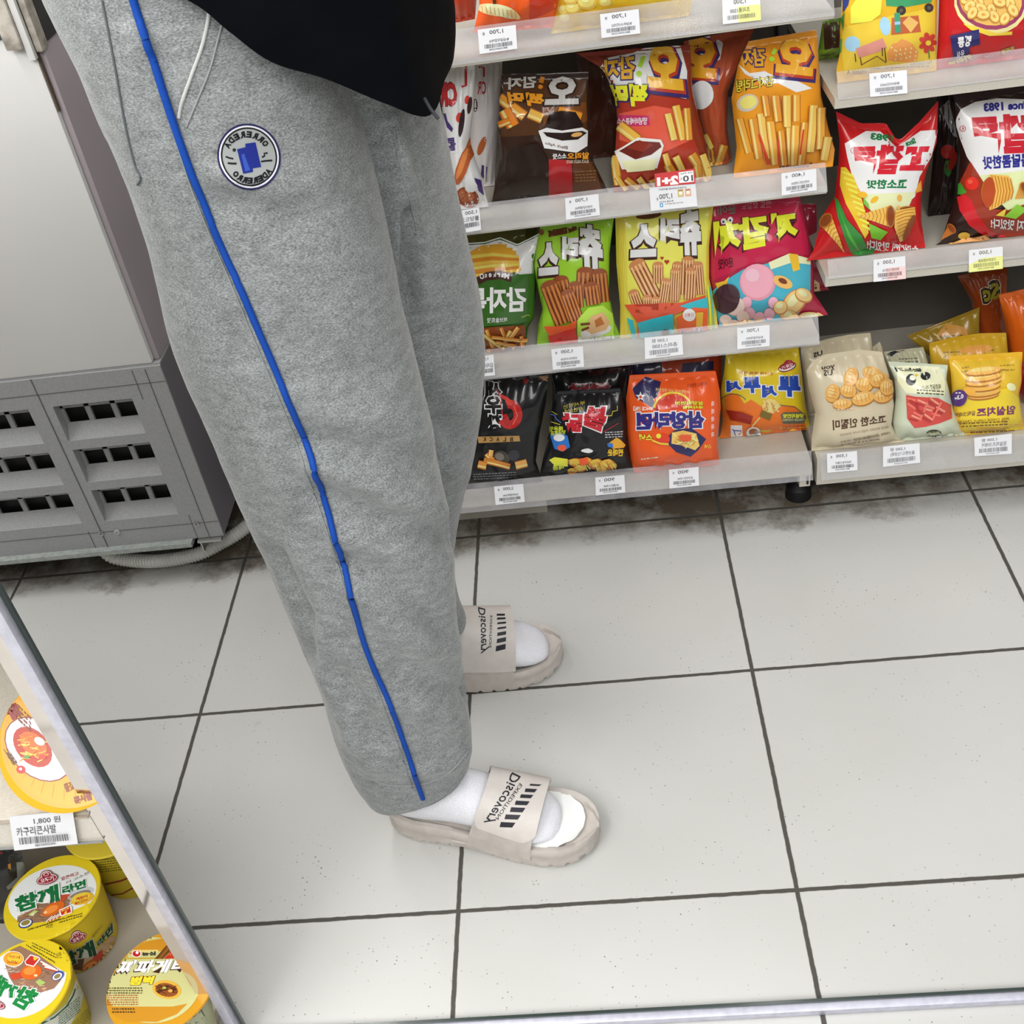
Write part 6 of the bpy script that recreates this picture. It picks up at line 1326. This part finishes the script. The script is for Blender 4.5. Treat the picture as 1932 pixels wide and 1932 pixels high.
def red(a, qd):
    a.P('c8282c', qd(0, 1, 0, 1)).P('ececee', qd(.44, .97, .10, .92))
    a.T('2', 'f4ecec', qd(.40, .58, .40, .96), bold=.07).it.clear()
    a.P('c8282c', qd(0, 1, 0, 1)).T('2+1', 'f4ecec', qd(.05, .58, .30, .95), bold=.07).P('ececee', qd(.60, .97, .12, .88)).T('10', '3a3a40', qd(.70, .95, .40, .82), bold=.02).T('GS Pay', '4a4a50', qd(.64, .95, .18, .32), bold=.01).T('%', '4a4a50', qd(.63, .69, .5, .7), bold=.0)
price([(1235, 328), (1310, 318), (1312, 346), (1236, 353)], [], 'red two plus one flash card above the white promotion card', 'L3', extra=red, sd=8)
price([(1474, 327), (1540, 318), (1541, 359), (1475, 369)], std('1,400', '오리온오감자그라탕50G'), 'white price tag under the orange potato gratin bag', 'L3', sd=9)
price([(1648, 490), (1708, 483), (1709, 526), (1648, 532)], std('1,500', '롯데꼬깔콘고소한맛72G'), 'pink and white price tag under the red corn cone bag', 'R2', band=('e8c6c4', .44), sd=10, dark='6a5054')
price([(1828, 472), (1892, 465), (1892, 507), (1828, 514)], std('1,500', '꼬깔콘매콤달콤'), 'yellow and white price tag under the dark corn cone bag', 'R2', band=('dfe08a', .42), sd=11, dark='6a6a44')
price([(878, 677), (931, 669), (934, 708), (881, 714)], [('1,500', .2, .5, .08, .24), ('감자톡허브솔트', .03, .96, .38, .60), ('bars', .06, .94, .64, .84)], 'white price tag cut off by the trouser leg, under the french fry bag', 'L2', sd=12)
price([(1040, 659), (1100, 653), (1102, 692), (1043, 698)], std('1,500', '오리온츄러스시나몬1500'), 'white price tag under the lime green churro bag', 'L2', sd=13)
price([(1216, 637), (1287, 631), (1289, 669), (1217, 678)], big('1,500', '츄러스1500'), 'white price tag with larger print under the yellow churro bag', 'L2', sd=14, dark='66666c')
price([(1391, 619), (1452, 613), (1452, 653), (1391, 659)], std('1,700', '농심자갈치90G'), 'white price tag under the crimson octopus snack bag', 'L2', sd=15, dark='66666c')
price([(932, 918), (987, 913), (990, 947), (935, 953)], std('2,000', '농심새우깡블랙미니80G'), 'white price tag under the black shrimp snack bag', 'L1', sd=16)
price([(1123, 901), (1178, 896), (1180, 929), (1124, 935)], std('900', '삼양불닭스낵900'), 'white price tag with a smudge under the black bag with red lettering', 'L1', sd=17)
price([(1262, 886), (1318, 881), (1319, 916), (1263, 922)], std('900', '삼양라면스낵900'), 'white price tag under the bright orange noodle snack bag', 'L1', sd=18)
price([(1560, 856), (1617, 851), (1618, 887), (1561, 892)], std('1,500', '대상구운인절미'), 'white price tag under the front cream bag on the lowest right rail', 'R1', sd=19)
price([(1666, 843), (1735, 836), (1736, 873), (1666, 881)], big('1,500', '울산쫀드기(양파)'), 'white price tag under the front pale green bag', 'R1', sd=20, dark='66666c')
price([(1838, 826), (1909, 818), (1909, 856), (1839, 861)], big('1,500', '임실치즈크래커'), 'white price tag with a clipped corner under the front yellow cracker bag', 'R1', sd=21, dark='66666c')
price([(17, 1541), (137, 1530), (147, 1592), (27, 1605)], [('1,800 원', .37, .79, .10, .30), ('카구리큰사발', .08, .70, .34, .60), ('bars', .10, .88, .64, .84), ('8801043032490', .34, .66, .86, .93)], 'large white price tag on the cup noodle shelf rail, lettering the right way round', None, (Vector((0, .6962, .45)), Vector((0, -1, 0))), mirror=False, sd=22, dark='5a5a60')
